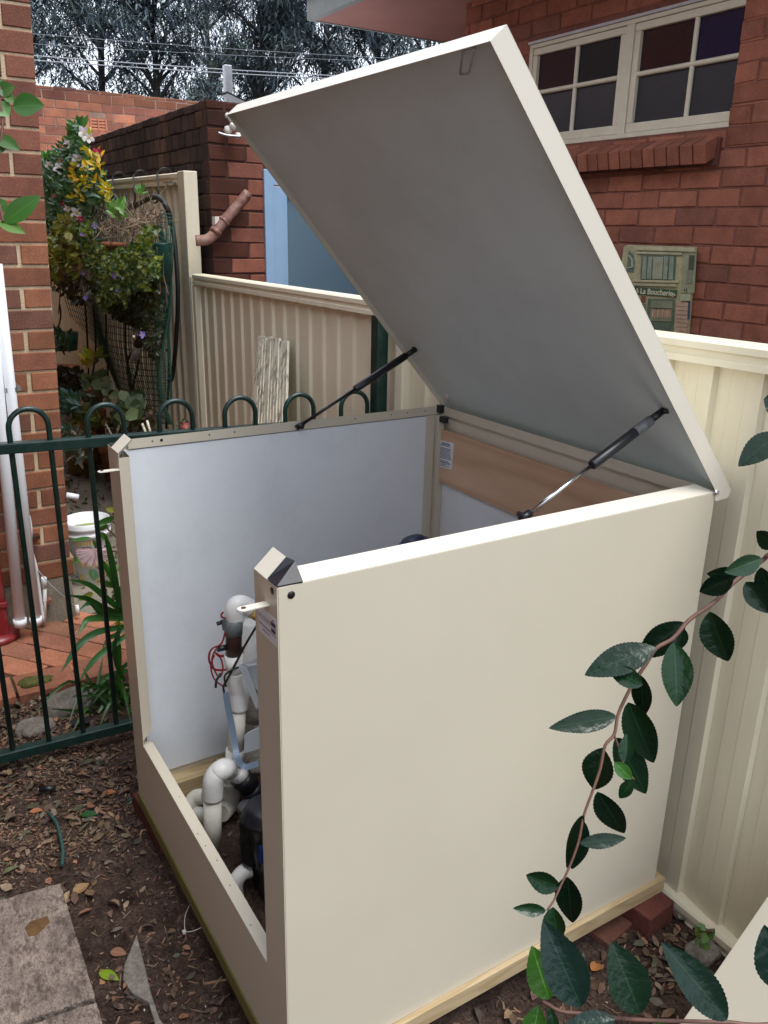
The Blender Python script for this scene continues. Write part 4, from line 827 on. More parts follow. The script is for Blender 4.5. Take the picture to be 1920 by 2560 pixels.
def sleaf(m,c,d,n,L,w,col,fold=.25):
    """cheap folded leaf: 6 vertices"""
    d=Vector(d).normalized(); n=Vector(n); n=(n-d*n.dot(d)); 
    if n.length<1e-4: n=d.orthogonal()
    n.normalize(); s=d.cross(n); c=Vector(c)
    vs=[c,c+d*L*.35+s*w*.5+n*w*fold,c+d*L*.75+s*w*.38+n*w*fold,c+d*L,c+d*L*.75-s*w*.38+n*w*fold,c+d*L*.35-s*w*.5+n*w*fold,c+d*L*.35,c+d*L*.75]
    m.add(vs,[(0,1,6),(6,1,2,7),(7,2,3),(0,6,5),(6,7,4,5),(7,3,4)],col,[(0,0),(.35,1),(.75,1),(1,0),(.75,-1),(.35,-1),(.35,0),(.75,0)],True)
def rv(s=1): return Vector((rnd.gauss(0,s),rnd.gauss(0,s),rnd.gauss(0,s)))
def jc(c,a=.25):
    k=rnd.uniform(1-a,1+a); return (c[0]*k*rnd.uniform(.9,1.1),c[1]*k,c[2]*k*rnd.uniform(.85,1.15))
# foreground camellia branch
DG_=(.0045,.019,.0085); MG=(.008,.036,.012); BG=(.035,.11,.016)
def cl(m,b,t,wpx,col,depth,tilt=(0,0,0),fold=.18,curl=.10,ser=.055,dt=0,shape=1.0):
    B=dep(*b,depth); T=dep(*t,depth+dt); L=(T-B).length; w=1.08*wpx*.57866*depth/F
    n=int(max(12,L/.0018)); n+=n%2
    leaf(m,B,T,w,(CAM-B).normalized()+Vector(tilt),jc(col,.15),fold,curl,ser,n,shape)
cb=empty('camellia_branch',dep(*r6(1659,200),.80)); tag(cb,'long drooping camellia branch with glossy dark serrated leaves crossing the cream panel','branch')
stem=[((6),(1720,150)),((6),(1640,205)),((6),(1560,265)),((6),(1500,315)),((6),(1420,395)),((6),(1320,465)),((6),(1250,545)),((6),(1175,590)),((6),(1130,660)),((6),(1080,735)),((6),(1040,810)),((6),(1010,880)),((6),(995,960)),((6),(955,1010)),((6),(935,1106)),((8),(905,90)),((8),(865,200)),((8),(840,320)),((8),(800,430)),((8),(765,505)),((8),(735,570)),((8),(705,615))]
R8=dict([(4,r4),(6,r6),(8,r8)])
pp=[dep(*R8[a](*b),.84-.10*i/len(stem)) for i,(a,b) in enumerate(stem)]
pp=[dep(*r6(3300,-900),1.25),dep(*r6(2700,-500),1.1),dep(*r6(2200,-120),.95)]+pp
sp_=smooth_path(pp,4); nn=len(sp_)
m=MB(); m.tube(sp_,[.0046-(.0046-.0026)*i/12 if i<12 else .0025-(.0025-.0009)*(i-12)/(nn-12) for i in range(nn)],8); m.tube(smooth_path([dep(*r6(995,965),.79),dep(*r6(1020,1040),.79),dep(*r6(1040,1106),.79),dep(*r8(1080,50),.79)],3),.0011,6); m.build('stem',M['stemr'],cb)
LV=[(r6(2200,-110),r6(2330,120),110,DG_,.95),(r6(2420,-260),r6(2260,-420),110,DG_,1.02),(r6(2700,-480),r6(2860,-250),120,MG,1.1),(r6(2900,-620),r6(2720,-800),120,DG_,1.12),(r6(2000,20),r6(1930,-190),110,DG_,.9),(r6(2050,0),r6(2120,210),110,MG,.9),
(r6(1700,150),r6(1606,85),80,DG_,.82),(r6(1545,272),r6(1392,268),62,DG_,.835),(r6(1632,200),r6(1478,262),82,(.025,.06,.03),.80),(r6(1510,285),r6(1362,345),84,DG_,.81),
(r6(1628,238),r6(1678,372),78,DG_,.81),(r6(1562,302),r6(1665,440),86,DG_,.82),(r6(1408,430),r6(1485,648),128,DG_,.80),(r6(1300,478),r6(1096,630),112,DG_,.835),(r6(1290,500),r6(1268,600),62,DG_,.83),
(r6(1252,562),r6(1270,843),122,MG,.79),(r6(1172,585),r6(868,699),122,DG_,.79),(r6(1118,748),r6(962,668),78,MG,.775),(r6(1110,705),r6(1122,882),82,DG_,.81),(r6(1055,822),r6(1168,1098),122,DG_,.79),
(r6(1003,882),r6(718,934),84,DG_,.78),(r6(1000,975),r8(1142,124),118,DG_,.80),(r6(1040,1082),r6(1050,958),58,MG,.775),(r6(945,1018),r8(905,98),124,DG_,.80),
(r6(995,1080),r8(1074,52),56,BG,.775),(r8(1078,56),r8(1012,132),52,MG,.775),(r8(922,102),r8(1038,288),108,DG_,.775),(r8(862,203),r8(782,440),56,DG_,.765),(r8(866,232),r8(810,440),86,DG_,.78),
(r8(845,325),r8(1049,303),58,DG_,.765),(r8(762,512),r8(612,466),86,MG,.765),(r8(793,470),r8(812,674),108,DG_,.76),(r8(700,616),r8(560,608),50,MG,.75),(r8(730,600),r8(752,745),92,MG,.76)]
for i,(b,t_,w,c,dp) in enumerate(LV):
    m=MB(); rr=random.Random(i*7+1)
    cl(m,b,t_,w*1.06,c,dp,(rr.uniform(-.35,.35),rr.uniform(-.3,.3),rr.uniform(-.45,.12)),fold=rr.uniform(.15,.42),curl=rr.uniform(.02,.2),dt=rr.uniform(-.012,.018),shape=rr.uniform(.9,1.1))
    m.build('leaf',M['leaf'],cb)
lb=empty('camellia_twig',dep(*r8(1659,1100),.66)); tag(lb,'low camellia twig with four large blue green leaves along the bottom edge','twig')
m=MB(); m.tube(smooth_path([dep(*r8(x,y),.66) for x,y in ((680,1005),(760,1050),(860,1062),(1000,1080),(1150,1090),(1320,1095),(1480,1098),(1700,1103),(2300,1000),(3000,700))]),.0016,8); m.build('stem',M['stemr'],lb)
for b,t_,w,c,dp,ti in ((r8(852,1032),r8(690,665),172,(.006,.021,.014),.63,(.1,0,.05)),(r8(1105,1062),r8(985,752),168,DG_,.65,(.3,.1,0)),(r8(1482,1090),r8(1206,757),142,(.006,.021,.014),.64,(0,.1,.1)),(r8(712,1000),r8(640,772),120,BG,.66,(.2,0,0)),
    (r8(640,1180),r8(668,1028),98,BG,.65,(0,0,.2)),(r8(740,1150),r8(715,1032),48,MG,.655,(0,0,0)),(r8(1000,1088),r8(780,1112),78,(.006,.021,.014),.645,(0,0,.8)),(r8(1205,1150),r8(1183,1078),52,BG,.66,(0,0,0)),(r8(1700,960),r8(1645,682),130,(.006,.021,.014),.60,(0,0,.1))):
    m=MB(); cl(m,b,t_,w*1.06,c,dp,ti,fold=.3,curl=.08); m.build('leaf',M['leaf'],lb)
eb=empty('camellia_sprig',dep(*r4(1700,760),.75)); tag(eb,'camellia sprig with two leaves poking in at the right edge in front of the fence','twig')
m=MB(); m.tube(smooth_path([dep(*r4(x,y),.75) for x,y in ((2700,100),(2100,420),(1760,560),(1705,680),(1712,765))]),.0017,6); m.build('stem',M['stemr'],eb)
for b,t_,w,c in ((r4(1712,640),r4(1642,618),110,(.006,.021,.014)),(r4(1705,765),r4(1532,906),108,DG_)):
    m=MB(); cl(m,b,t_,w,c,.75,(0,0,.2)); m.build('leaf',M['leaf'],eb)
cs=empty('citrus_sprig',dep(-30,300,1.7)); tag(cs,'bright green broad leaves poking in from the top left edge against the brick house','twig')
m=MB(); m.tube(smooth_path([dep(*r1(x,y),1.7) for x,y in ((-900,-500),(-400,0),(-40,300),(0,440),(10,560),(-10,700),(-5,860),(15,960))]),.003,6); m.build('stem',M['stemr'],cs)
for b,t_,w,c in ((r1(55,460),r1(188,452),98,(.04,.13,.02)),(r1(20,420),r1(-5,335),60,(.05,.13,.025)),(r1(-10,400),r1(62,372),62,(.05,.13,.025)),(r1(-20,450),r1(40,500),80,(.10,.24,.06)),(r1(-20,590),r1(84,646),58,(.05,.14,.02)),(r1(-10,640),r1(20,650),60,(.03,.09,.015)),(r1(18,962),r1(172,844),84,(.045,.13,.02)),(r1(-5,960),r1(108,1006),50,(.10,.24,.04)),(r1(-10,900),r1(30,870),60,(.06,.16,.03)),(r1(60,440),r1(20,410),40,(.07,.18,.03))):
    m=MB(); cl(m,b,t_,w,c,1.7,(0,0,.5),ser=0,fold=.2,curl=.1); m.build('leaf',M['leafb'],cs)
# ---------------- leaf litter
def litter():
    m=MB(); cols=[(.12,.075,.05),(.17,.11,.07),(.13,.08,.055),(.22,.145,.095),(.10,.065,.045),(.27,.19,.125),(.28,.14,.08),(.16,.135,.095),(.10,.10,.065),(.075,.05,.04),(.12,.085,.06)]
    def place(x,y,Lr,a):
        z=gz(x,y)+rnd.uniform(.002,.012); th=rnd.uniform(0,6.28); d=Vector((math.cos(th),math.sin(th),rnd.uniform(-.2,.35))); n=Vector((rnd.uniform(-.6,.6),rnd.uniform(-.6,.6),1)); L=rnd.uniform(*Lr)
        sleaf(m,(x,y,z),d,n,L,L*rnd.uniform(.35,.6),jc(tuple(q*.8 for q in rnd.choice(cols)),.35),rnd.uniform(-.2,.5))
    for i in range(2700):
        # dense along the pool fence and far left
        x=rnd.uniform(-2.04,-.55); y=rnd.uniform(-.75,-.02)
        den=min(1,max(.03,(-x-.65)/.9))
        if rnd.random()>den: continue
        place(x,y,(.010,.034) if rnd.random()<.88 else (.032,.055),0)
    for i in range(160): place(rnd.uniform(-.55,-.1),rnd.uniform(-.35,-.03),(.01,.03),0)
    for i in range(380): place(rnd.uniform(-2.04,-1.1),rnd.uniform(-.05,1.1),(.02,.05),0)
    for i in range(190): place(rnd.uniform(.03,.6),rnd.uniform(.45,1.14),(.015,.045),0)
    for i in range(60): place(rnd.uniform(-.0,.18),rnd.uniform(.85,1.14),(.02,.045),0)
    for i in range(120): place(rnd.uniform(-1.0,-.1),rnd.uniform(.05,1.0),(.01,.03),0)
    # chips, twigs and grit
    for i in range(19000):
        u=rnd.random()
        if u<.72: x,y=rnd.uniform(-2.04,-.1),rnd.uniform(-.8,0)
        elif u<.86: x,y=rnd.uniform(.0,.6),rnd.uniform(.3,1.14)
        else: x,y=rnd.uniform(-2.04,-1.1),rnd.uniform(0,1.1)
        z=gz(x,y); L=rnd.uniform(.004,.024)*(1 if rnd.random()<.88 else 2.3); w=rnd.uniform(.0012,.005); th=rnd.uniform(0,6.28)
        c=jc(rnd.choice([(.17,.11,.07),(.10,.065,.045),(.24,.165,.11),(.065,.042,.03),(.04,.026,.02),(.18,.095,.065)]),.3)
        if x>-1.0 and rnd.random()<.6: continue
        if x>-1.0 and rnd.random()<.55: L*=.4; w*=.8; c=tuple(k*.55 for k in c)
        d=Vector((math.cos(th),math.sin(th),rnd.uniform(-.25,.25)))*L; s=Vector((-math.sin(th),math.cos(th),rnd.uniform(-.5,.5)))*w
        m.obox(Vector((x,y,z+.001))-d/2,d,s,(0,0,rnd.uniform(.001,.003)),c)
    for i in range(60): # white specks
        x,y=rnd.uniform(-2,0),rnd.uniform(-.6,-.02); z=gz(x,y); s=rnd.uniform(.001,.003); m.box(x,x+s,y,y+s,z,z+s+.002,(.55,.5,.45))
    return tag(m.build('leaf_litter',M['litter']),kind='stuff')
litter()
def ground_leaf(q,th,L,w,col,label,z=None,curl=.1):
    p=on(*q,2,-.1); z=gz(p.x,p.y)+.008; m=MB(); c=Vector((p.x,p.y,z)); d=Vector((math.cos(th),math.sin(th),.08))
    leaf(m,c-d*L/2,c+d*L/2,w,(.1,-.1,1),col,.25,curl,.02,12); tag(m.build('fallen_leaf',M['leafb']),label,'leaf')
ground_leaf(r7(470,895),R_(35),.062,.026,(.22,.34,.02),'yellow green fallen leaf beside the sandstone paver')
ground_leaf(r7(385,200),R_(60),.055,.026,(.02,.09,.02),'dark green fallen leaf on the litter near the far box corner')
ground_leaf(r7(510,790),R_(45),.045,.026,(.30,.15,.09),'pale brown curled leaf beside the stone splinter')
ground_leaf(r7(470,105),R_(80),.045,.024,(.42,.15,.05),'orange fallen leaf beside the box post on the litter')
ground_leaf(r7(155,175),R_(70),.04,.022,(.45,.18,.08),'salmon orange leaf alone left of the orange leaf by the post')
ground_leaf(r8(915,855),R_(100),.036,.026,(.42,.17,.05),'round orange leaf on soil below the near timber')
ground_leaf(r7(350,520),R_(110),.05,.034,(.36,.22,.10),'broad tan oak like leaf above the green fallen leaf')
m=MB(); P=[on(*r7(x,y),2,-.0685) for x,y in ((108,690),(130,665),(170,650),(205,640),(215,665),(180,700),(150,722),(122,726))]; m.prism([p-Vector((0,0,.004)) for p in P],(0,0,.0045)); tag(m.build('wet_leaf',mat('wet rotting leaf',(.11,.055,.015),.6,var=.4,vs=60)),'wet orange brown leaf scrap stuck on the large paver','leaf')
# ---------------- plants behind the pool fence
def blade(m,pts,w,col):
    pts=smooth_path(pts,5); n=len(pts)
    vs=[];uv=[]
    for i,p in enumerate(pts):
        t_=(pts[min(i+1,n-1)]-pts[max(i-1,0)]).normalized(); sd=t_.cross(Vector((.85,-.5,.25)))
        if sd.length<1e-3: sd=Vector((0,0,1))
        sd.normalize(); s=i/(n-1); ww=w*(.55+.45*math.sin(math.pi*min(1,s*1.1+.1)))*(1 if s<.75 else max(.02,(1-s)/.25))
        nn_=sd.cross(t_)
        vs+=[p-sd*ww/2+nn_*ww*.15,p,p+sd*ww/2+nn_*ww*.15]; uv+=[(s,-1),(s,0),(s,1)]
    m.add(vs,[(3*i+j,3*i+j+1,3*i+j+4,3*i+j+3) for i in range(n-1) for j in (0,1)],col,uv,True)
sp=empty('strappy_lily',on(*zC(1100,1700),2,-.12)); tag(sp,'green strappy lily clump with arching leaves between pool fence and box','plant')
XL_=-1.8
def C_(x,y,X=XL_): return on(*zC(x,y),0,X)
arcs=[[(1150,1230),(1000,1100),(820,960),(610,915)],[(1150,1250),(950,1170),(800,1090),(600,1060)],[(1160,1280),(1000,1270),(820,1280),(760,1360),(700,1440)],[(1150,1350),(900,1400),(740,1510),(640,1650),(560,1780)],[(1180,1420),(1000,1550),(850,1680),(720,1870)],[(1130,1200),(1060,950),(980,800),(920,700)],[(1100,1180),(1060,900),(1000,600),(960,500)],[(1160,1250),(960,1240),(840,1130),(720,1210)],
[(1100,1900),(1100,1600),(1090,1450),(1100,1250)],[(1150,1850),(1080,1700),(1060,1500),(1160,1300)],[(1200,1750),(1000,1800),(900,1900),(700,1900)],[(1150,2000),(1000,1950),(850,1880),(760,1890)],[(1100,2100),(900,2050),(800,2000)],[(1200,2200),(1050,2150),(960,2120)],[(1200,2050),(1100,1900),(950,1830)],[(1180,1150),(1120,1020),(1020,960),(880,930)],[(1180,1320),(1080,1420),(1000,1460),(940,1560)]]
m=MB()
for i,a in enumerate(arcs): blade(m,[C_(x,y,XL_-.12+.03*(i%5)+ .02*k) for k,(x,y) in enumerate(a)],.026 if i<8 else .02,jc(rnd.choice([(.03,.12,.03),(.05,.16,.04),(.03,.10,.035)]),.2))
for i in range(34):
    b=on(*zC(rnd.uniform(850,1200),rnd.uniform(1950,2150)),2,-.12); th=rnd.uniform(0,6.28); L=rnd.uniform(.1,.3)
    blade(m,[b,b+Vector((math.cos(th)*L*.4,math.sin(th)*L*.4,L*rnd.uniform(.2,.5))),b+Vector((math.cos(th)*L,math.sin(th)*L,rnd.uniform(.0,.1)))],.014,jc((.04,.10,.03),.4))
m.build('foliage',M['leafb'],sp)
bl=empty('leafy_shrub',on(*zC(1000,1500),2,-.1)); tag(bl,'broad leafed shrub with drooping green and yellow leaves in front of the bucket','plant')
m=MB(); XB=-2.2
for b,t_,w,c in (((1060,350),(900,390),70,(.05,.15,.03)),((1000,420),(900,450),60,(.07,.18,.04)),((850,620),(660,780),60,(.06,.16,.03)),((830,640),(790,760),70,(.16,.20,.03)),((850,820),(870,930),80,(.03,.11,.02)),((940,920),(1080,1000),70,(.05,.13,.03)),((860,1040),(720,1110),60,(.16,.17,.03)),((1060,300),(975,250),60,(.22,.24,.03)),((840,530),(640,560),34,(.07,.2,.04)),((1100,800),(1030,830),50,(.1,.25,.06)),((1080,960),(960,940),50,(.05,.13,.03)),((920,480),(1000,560),50,(.06,.17,.03)),((950,700),(860,560),50,(.06,.17,.03)),((1090,1060),(1020,1100),60,(.05,.12,.02)),((1070,1300),(1150,1380),70,(.25,.2,.03)),((900,430),(1010,370),40,(.05,.15,.03))):
    B=on(*zC(*b),0,XB+rnd.uniform(-.1,.1)); T=on(*zC(*t_),0,XB+rnd.uniform(-.1,.1)); leaf(m,B,T,w*.2714*3.3/F*1.1,(CAM-B).normalized()+rv(.25),jc(c,.15),.2,.08,0,10)
m.build('foliage',M['leafb'],bl)
m=MB()
for a in (((1110,430),(1020,370),(1000,350)),((1110,560),(1000,460),(960,400)),((1060,620),(960,610)),((1070,660),(970,640))): m.tube([on(*zC(x,y),0,XB) for x,y in a],.004,6)
m.build('dry_stem',M['stem'],bl)
m=MB(); b=on(*zC(870,680),0,XB+.05)
for i in range(24):
    a=i/23*math.pi*1.05+2.9; d=Vector((.1,math.cos(a),math.sin(a)*.75)); sleaf(m,b+Vector((0,0,.02)),d,CAM-b,.075,.014,(.55,.42,.42) if i%3 else (.42,.22,.25))
m.build('pale_flower',M['petal'],bl)
# bucket
bk=empty('paint_bucket',(-2.94,.32,-.1)); tag(bk,'white plastic bucket full of green water with a floral label on its side','bucket')
BC=Vector((-2.94,.32,0)); bcx,bcy=-2.94,.32
rt=on(*zC(790,355),2,.235); bcx,bcy=rt.x,rt.y
bo=(on(*zC(1000,370),2,.235)-on(*zC(600,350),2,.235)).length/2
m=MB(); rb=bo
m.lathe([(0,-.1),(rb*.86,-.1),(rb*.97,.16),(rb*1.03,.163),(rb*1.03,.178),(rb*.98,.18),(rb*.98,.196),(rb*1.04,.2),(rb*1.04,.214),(rb*1.0,.218),(rb*1.02,.235),(rb*.985,.235),(rb*.95,.10),(rb*.9,.09)],(bcx,bcy,0),48); m.build('tub',M['white'],bk)
m=MB(); m.lathe([(0,.172),(rb*.962,.172)],(bcx,bcy,0),40); m.build('water',M['water'],bk)
lab=MB(); lab2=MB()
def onb(a,z,off=.0015): rr=rb*(.86+.11*(z+.1)/.26)+off; return Vector((bcx+rr*math.cos(a),bcy+rr*math.sin(a),z))
ang=math.atan2(CAM.y-bcy,CAM.x-bcx)
rr=random.Random(5)
for i in range(26):
    a0=ang+rr.uniform(-.9,.9); z0=rr.uniform(-.085,.06); c=rr.choice([(.6,.36,.05),(.6,.36,.05),(.03,.08,.15),(.05,.2,.08),(.1,.3,.12)]); k=6
    for j in range(5 if c[0]>.5 else 2):
        th=j*1.256+rr.random(); ex=.014
        lab.add([onb(a0,z0),onb(a0+ex*math.cos(th-.3)/rb,z0+ex*math.sin(th-.3)),onb(a0+1.8*ex*math.cos(th)/rb,z0+1.8*ex*math.sin(th)),onb(a0+ex*math.cos(th+.3)/rb,z0+ex*math.sin(th+.3))],[(0,1,2,3)],c)
for i in range(9): a0=ang-.55+i*.13; lab2.add([onb(a0,.125),onb(a0+.07,.125),onb(a0+.07,.15),onb(a0,.15)],[(0,1,2,3)],(.62,.42,.12))
lab.build('printed_flowers',M['ink'],bk); lab2.build('printed_band',M['ink'],bk)
tp=onb(ang-.30,.098,.003); tx=Vector((-math.sin(ang-.15),math.cos(ang-.15),0)); text('SES',.030,M['blueink'],bk,tp,tx,(0,0,1),offset=.001)
text('Tray & bucket',.008,M['blueink'],bk,onb(ang-.28,.082,.003),tx,(0,0,1)) if False else None
# ---------------- passage planting along the tall fence
def inpoly(x,y,P):
    c=False; j=len(P)-1
    for i in range(len(P)):
        xi,yi=P[i];xj,yj=P[j]
        if (yi>y)!=(yj>y) and x<(xj-xi)*(y-yi)/(yj-yi)+xi: c=not c
        j=i
    return c
def samp(P,n,Z_,y0,y1):
    xs=[p[0] for p in P];ys=[p[1] for p in P]; out=[]
    while len(out)<n:
        x=rnd.uniform(min(xs),max(xs)); y=rnd.uniform(min(ys),max(ys))
        if inpoly(x,y,P): out.append(on(*Z_(x,y),1,rnd.uniform(y0,y1)))
    return out
def foliage(m,pts,L,w,cols,up=.4,out=.8,jit=.7,drop=0):
    for p in pts:
        d=rv(jit)+Vector((.3*out,-.5*out,up-drop)); n=(CAM-p).normalized()+rv(.5); l=rnd.uniform(*L); sleaf(m,p,d,n,l,l*w*rnd.uniform(.8,1.2),jc(rnd.choice(cols),.3),.15)
def stemlines(m,Z_,lines,y,r=.004):
    for ln in lines: m.tube(smooth_path([on(*Z_(a,b),1,y) for a,b in ln],4),r,6)
# flowering vine
fv=empty('flowering_vine',on(*zA(300,1900),1,1.0)); tag(fv,'tall dark green vine with white and pink trumpet flowers beside the brick house','plant')
m=MB(); PV=[(50,430),(180,400),(280,330),(380,200),(430,110),(480,150),(470,260),(520,330),(560,420),(620,560),(700,580),(690,680),(640,780),(680,880),(560,900),(520,1000),(400,900),(270,1000),(150,1190),(100,1100),(80,800),(60,600)]
gA=[(.035,.085,.042),(.05,.12,.055),(.085,.16,.09),(.022,.055,.03),(.11,.18,.12)]
foliage(m,samp(PV,2600,zA,.80,1.08),(.035,.065),.45,gA,up=.35)
foliage(m,samp([(350,240),(430,105),(490,150),(440,260),(400,330)],60,zA,.85,.95),(.05,.09),.42,[(.06,.17,.04),(.04,.13,.03)],up=.8)
foliage(m,samp([(60,430),(180,400),(190,470),(80,480)],50,zA,.85,.95),(.05,.08),.42,[(.08,.2,.05)],up=.8)
m.build('foliage',M['leafb'],fv)
m=MB(); stemlines(m,zA,[[(430,150),(480,500),(430,900),(300,1400),(250,1900)],[(300,330),(400,700),(600,900),(560,1000)],[(580,560),(600,800),(570,980)],[(120,480),(200,900),(240,1400)]],.98,.005); m.build('stem',M['stem'],fv)
def flower(q,y,R,col,par,n=5,name='flower',cc=(.6,.45,.1)):
    R*=.60; c=on(*q,1,y); m=MB(); nn_=((CAM-c).normalized()+rv(.25)).normalized(); a=nn_.orthogonal().normalized(); b=nn_.cross(a)
    for i in range(n):
        w=i*6.283/n+rnd.random()*.3; d=a*math.cos(w)+b*math.sin(w)+nn_*rnd.uniform(.0,.4); sleaf(m,c,d,nn_,R*rnd.uniform(.85,1.1),R*.75,jc(col,.08),-.1)
    m.tube([c-nn_*R*.8,c+nn_*R*.12],[R*.1,R*.2],8,cc); m.build(name,M['petal'],par)
for x,y,R in ((490,200,.075),(535,240,.06),(430,450,.07),(160,500,.055),(255,530,.075),(335,300,.05),(335,910,.05),(425,955,.075),(500,520,.05),(395,1000,.045)): flower(zA(x,y),.80,R,(.75,.72,.78),fv)
for x,y,R in ((618,382,.055),(105,925,.06),(465,1012,.045),(265,460,.03),(205,790,.035),(300,860,.045),(290,330,.04)): flower(zA(x,y),.80,R,(.65,.03,.16) if R>.042 else (.5,.16,.14),fv,4)
ys=empty('yellow_shrub',on(*zA(560,1500),1,.95)); tag(ys,'bright yellow leafed shoots growing up through the dark flowering vine','plant')
m=MB(); yl=[(.62,.42,.015),(.5,.36,.02),(.62,.46,.04),(.58,.26,.01),(.36,.34,.05)]
for P,n in (([(545,390),(650,400),(650,560),(570,560)],60),([(385,490),(460,490),(450,570),(400,570)],26),([(480,490),(550,500),(540,560),(490,560)],18),([(370,640),(500,620),(510,700),(400,690)],34),([(500,640),(620,640),(610,720),(540,710)],32),([(370,800),(490,730),(510,870),(400,830)],44),([(670,680),(740,700),(760,870),(700,850)],50),([(505,340),(560,350),(540,370)],8),([(400,590),(430,590),(425,640),(405,640)],8),([(470,400),(490,400),(485,440),(465,440)],7),([(500,170),(560,200),(545,270),(510,260)],14)):
    foliage(m,samp(P,int(n*.62),zA,.76,.86),(.035,.06),.36,yl,up=.7,jit=.8)
m.build('foliage',M['leafb'],ys)
m=MB(); stemlines(m,zA,[[(600,420),(590,700),(560,980)],[(700,700),(660,950),(600,1200)],[(430,500),(440,800),(500,1050)]],.84,.004); m.build('stem',M['stem'],ys)
co_=empty('coleus_plant',on(*zA(250,1500),1,.9)); tag(co_,'lime and bronze lobed leaf plant hanging below the white flowered vine','plant')
m=MB(); lm=[(.24,.26,.06),(.32,.32,.07),(.18,.20,.05),(.10,.05,.03),(.28,.26,.06)]
foliage(m,samp([(270,1020),(380,980),(400,1100),(430,1250),(480,1450),(440,1560),(330,1450),(230,1580),(190,1540),(130,1380),(130,1280),(200,1200)],760,zA,.74,.9),(.04,.085),.5,lm,up=-.3,jit=.6)
m.build('foliage',M['leafb'],co_)
m=MB(); foliage(m,samp([(150,1450),(480,1500),(560,1700),(500,1800),(300,1700),(160,1650)],170,zA,.95,1.05),(.05,.1),.4,[(.05,.028,.02),(.04,.04,.02),(.07,.045,.025)],up=-.4); m.build('dead_leaves',M['leafb'],co_)
# hanging baskets
hb=empty('hanging_basket',on(*zA(760,1300),1,.9)); tag(hb,'hanging terracotta pot with a brown dried twiggy plant over trailing yellow green stems','hanging basket')
c=on(*zA(745,1300),1,.97); m=MB(); m.lathe([(0,-.12),(.075,-.12),(.105,.02),(.118,.022),(.118,.05),(.105,.05),(.1,.02),(0,.02)],c,28); m.build('pot',M['terracotta'],hb)
m=MB()
for i in range(330):
    p=samp([(620,1030),(720,980),(900,980),(1060,930),(1180,920),(1210,1060),(1080,1180),(900,1200),(720,1200),(640,1130)],1,zA,.74,.92)[0]
    d=rv(.6)+Vector((.3,0,.1)); d=d.normalized()*rnd.uniform(.05,.14); mid=p+d*.5+rv(.012); m.tube([p,mid,p+d],[.0022,.0018,.0009],4,jc(rnd.choice([(.22,.15,.10),(.14,.095,.065),(.28,.2,.13)]),.3))
tag(m.build('dried_twigs',M['attr'],hb),kind='stuff')
m=MB(); yg=[(.17,.20,.04),(.10,.15,.035),(.24,.25,.06),(.05,.09,.025),(.07,.12,.03),(.04,.075,.025)]
foliage(m,samp([(400,1080),(500,1050),(620,1080),(560,1200),(500,1260),(420,1200)],320,zA,.74,.85),(.02,.045),.7,yg)
foliage(m,samp([(470,1380),(640,1400),(700,1330),(860,1300),(1000,1240),(1060,1080),(1180,1100),(1120,1250),(1200,1430),(1210,1530),(1110,1560),(1100,1680),(960,1650),(900,1820),(780,1780),(700,1900),(620,1780),(640,1650),(600,1520),(480,1450)],3900,zA,.72,.98),(.015,.036),.75,yg,up=-.1)
foliage(m,samp([(620,1500),(1000,1550),(1240,1560),(1180,1800),(1100,1990),(900,1990),(760,1900),(560,1650)],3000,zA,.86,1.08),(.018,.042),.6,[(.035,.05,.018),(.05,.06,.02),(.03,.03,.015),(.07,.08,.025)],up=-.3)
foliage(m,samp([(840,0),(1230,0),(1260,420),(1150,520),(1060,400),(980,250),(850,160)],420,zB,.84,1.0),(.015,.04),.6,[(.04,.055,.02),(.06,.07,.025),(.03,.035,.02)],up=-.4)
foliage(m,samp([(540,1180),(700,1260),(640,1420),(520,1480),(470,1330)],240,zA,.72,.82),(.015,.035),.7,yg,up=-.1)
foliage(m,samp([(720,880),(790,900),(850,850),(890,900),(880,1000),(760,1020)],60,zA,.76,.86),(.03,.06),.4,[(.10,.24,.05),(.14,.3,.08)],up=.9)
foliage(m,samp([(1000,730),(1050,740),(1040,790),(1000,780)],14,zA,.86,.9),(.03,.05),.5,[(.10,.24,.05)],up=.6)
m.build('foliage',M['leafb'],hb)
m=MB()
for k in range(26):
    a=rnd.uniform(600,1250); b=rnd.uniform(1250,1500); stemlines(m,zA,[[(a,b),(a+rnd.uniform(-50,50),b+200),(a+rnd.uniform(-60,60),b+rnd.uniform(300,520))]],rnd.uniform(.82,1.02),.0022)
stemlines(m,zA,[[(560,1200),(640,1300),(600,1440),(500,1430)],[(620,1230),(660,1330),(580,1450)]],.74,.003); tag(m.build('trailing_stem',M['stem'],hb),kind='stuff')
for x,y in ((588,1070),(475,1150),(325,1165),(487,1518),(780,1540),(820,1675),(500,1750)): flower(zA(x,y),.74,.034,(.28,.20,.62),hb,5)
flower(zB(1040,288),.74,.034,(.28,.2,.62),hb)
for i,(x,y,R,lab) in enumerate(((575,1270,.065,'dark green plastic pot hanging left of the terracotta pot among foliage'),(1160,1350,.075,'dark green plastic pot hanging right at the end of the planting rail'))):
    c=on(*zA(x,y),1,.88); m=MB(); m.lathe([(0,-R),(R*.6,-R*.9),(R*.95,-R*.2),(R,R*.6),(R*1.06,R*.6),(R*1.06,R*.8),(R*.92,R*.8),(R*.9,R*.5),(0,R*.5)],c,24); o=m.build('hanging_pot',M['greenpot']); tag(o,lab,'plant pot')
c=on(*zA(1215,1400),1,.9); m=MB(); m.lathe([(0,-.12),(.05,-.11),(.065,.08),(.07,.09),(.065,.09),(0,.08)],c,24); tag(m.build('hanging_pot',M['greenpot']),'taller green plastic pot beside the green mesh at the fence end','plant pot')
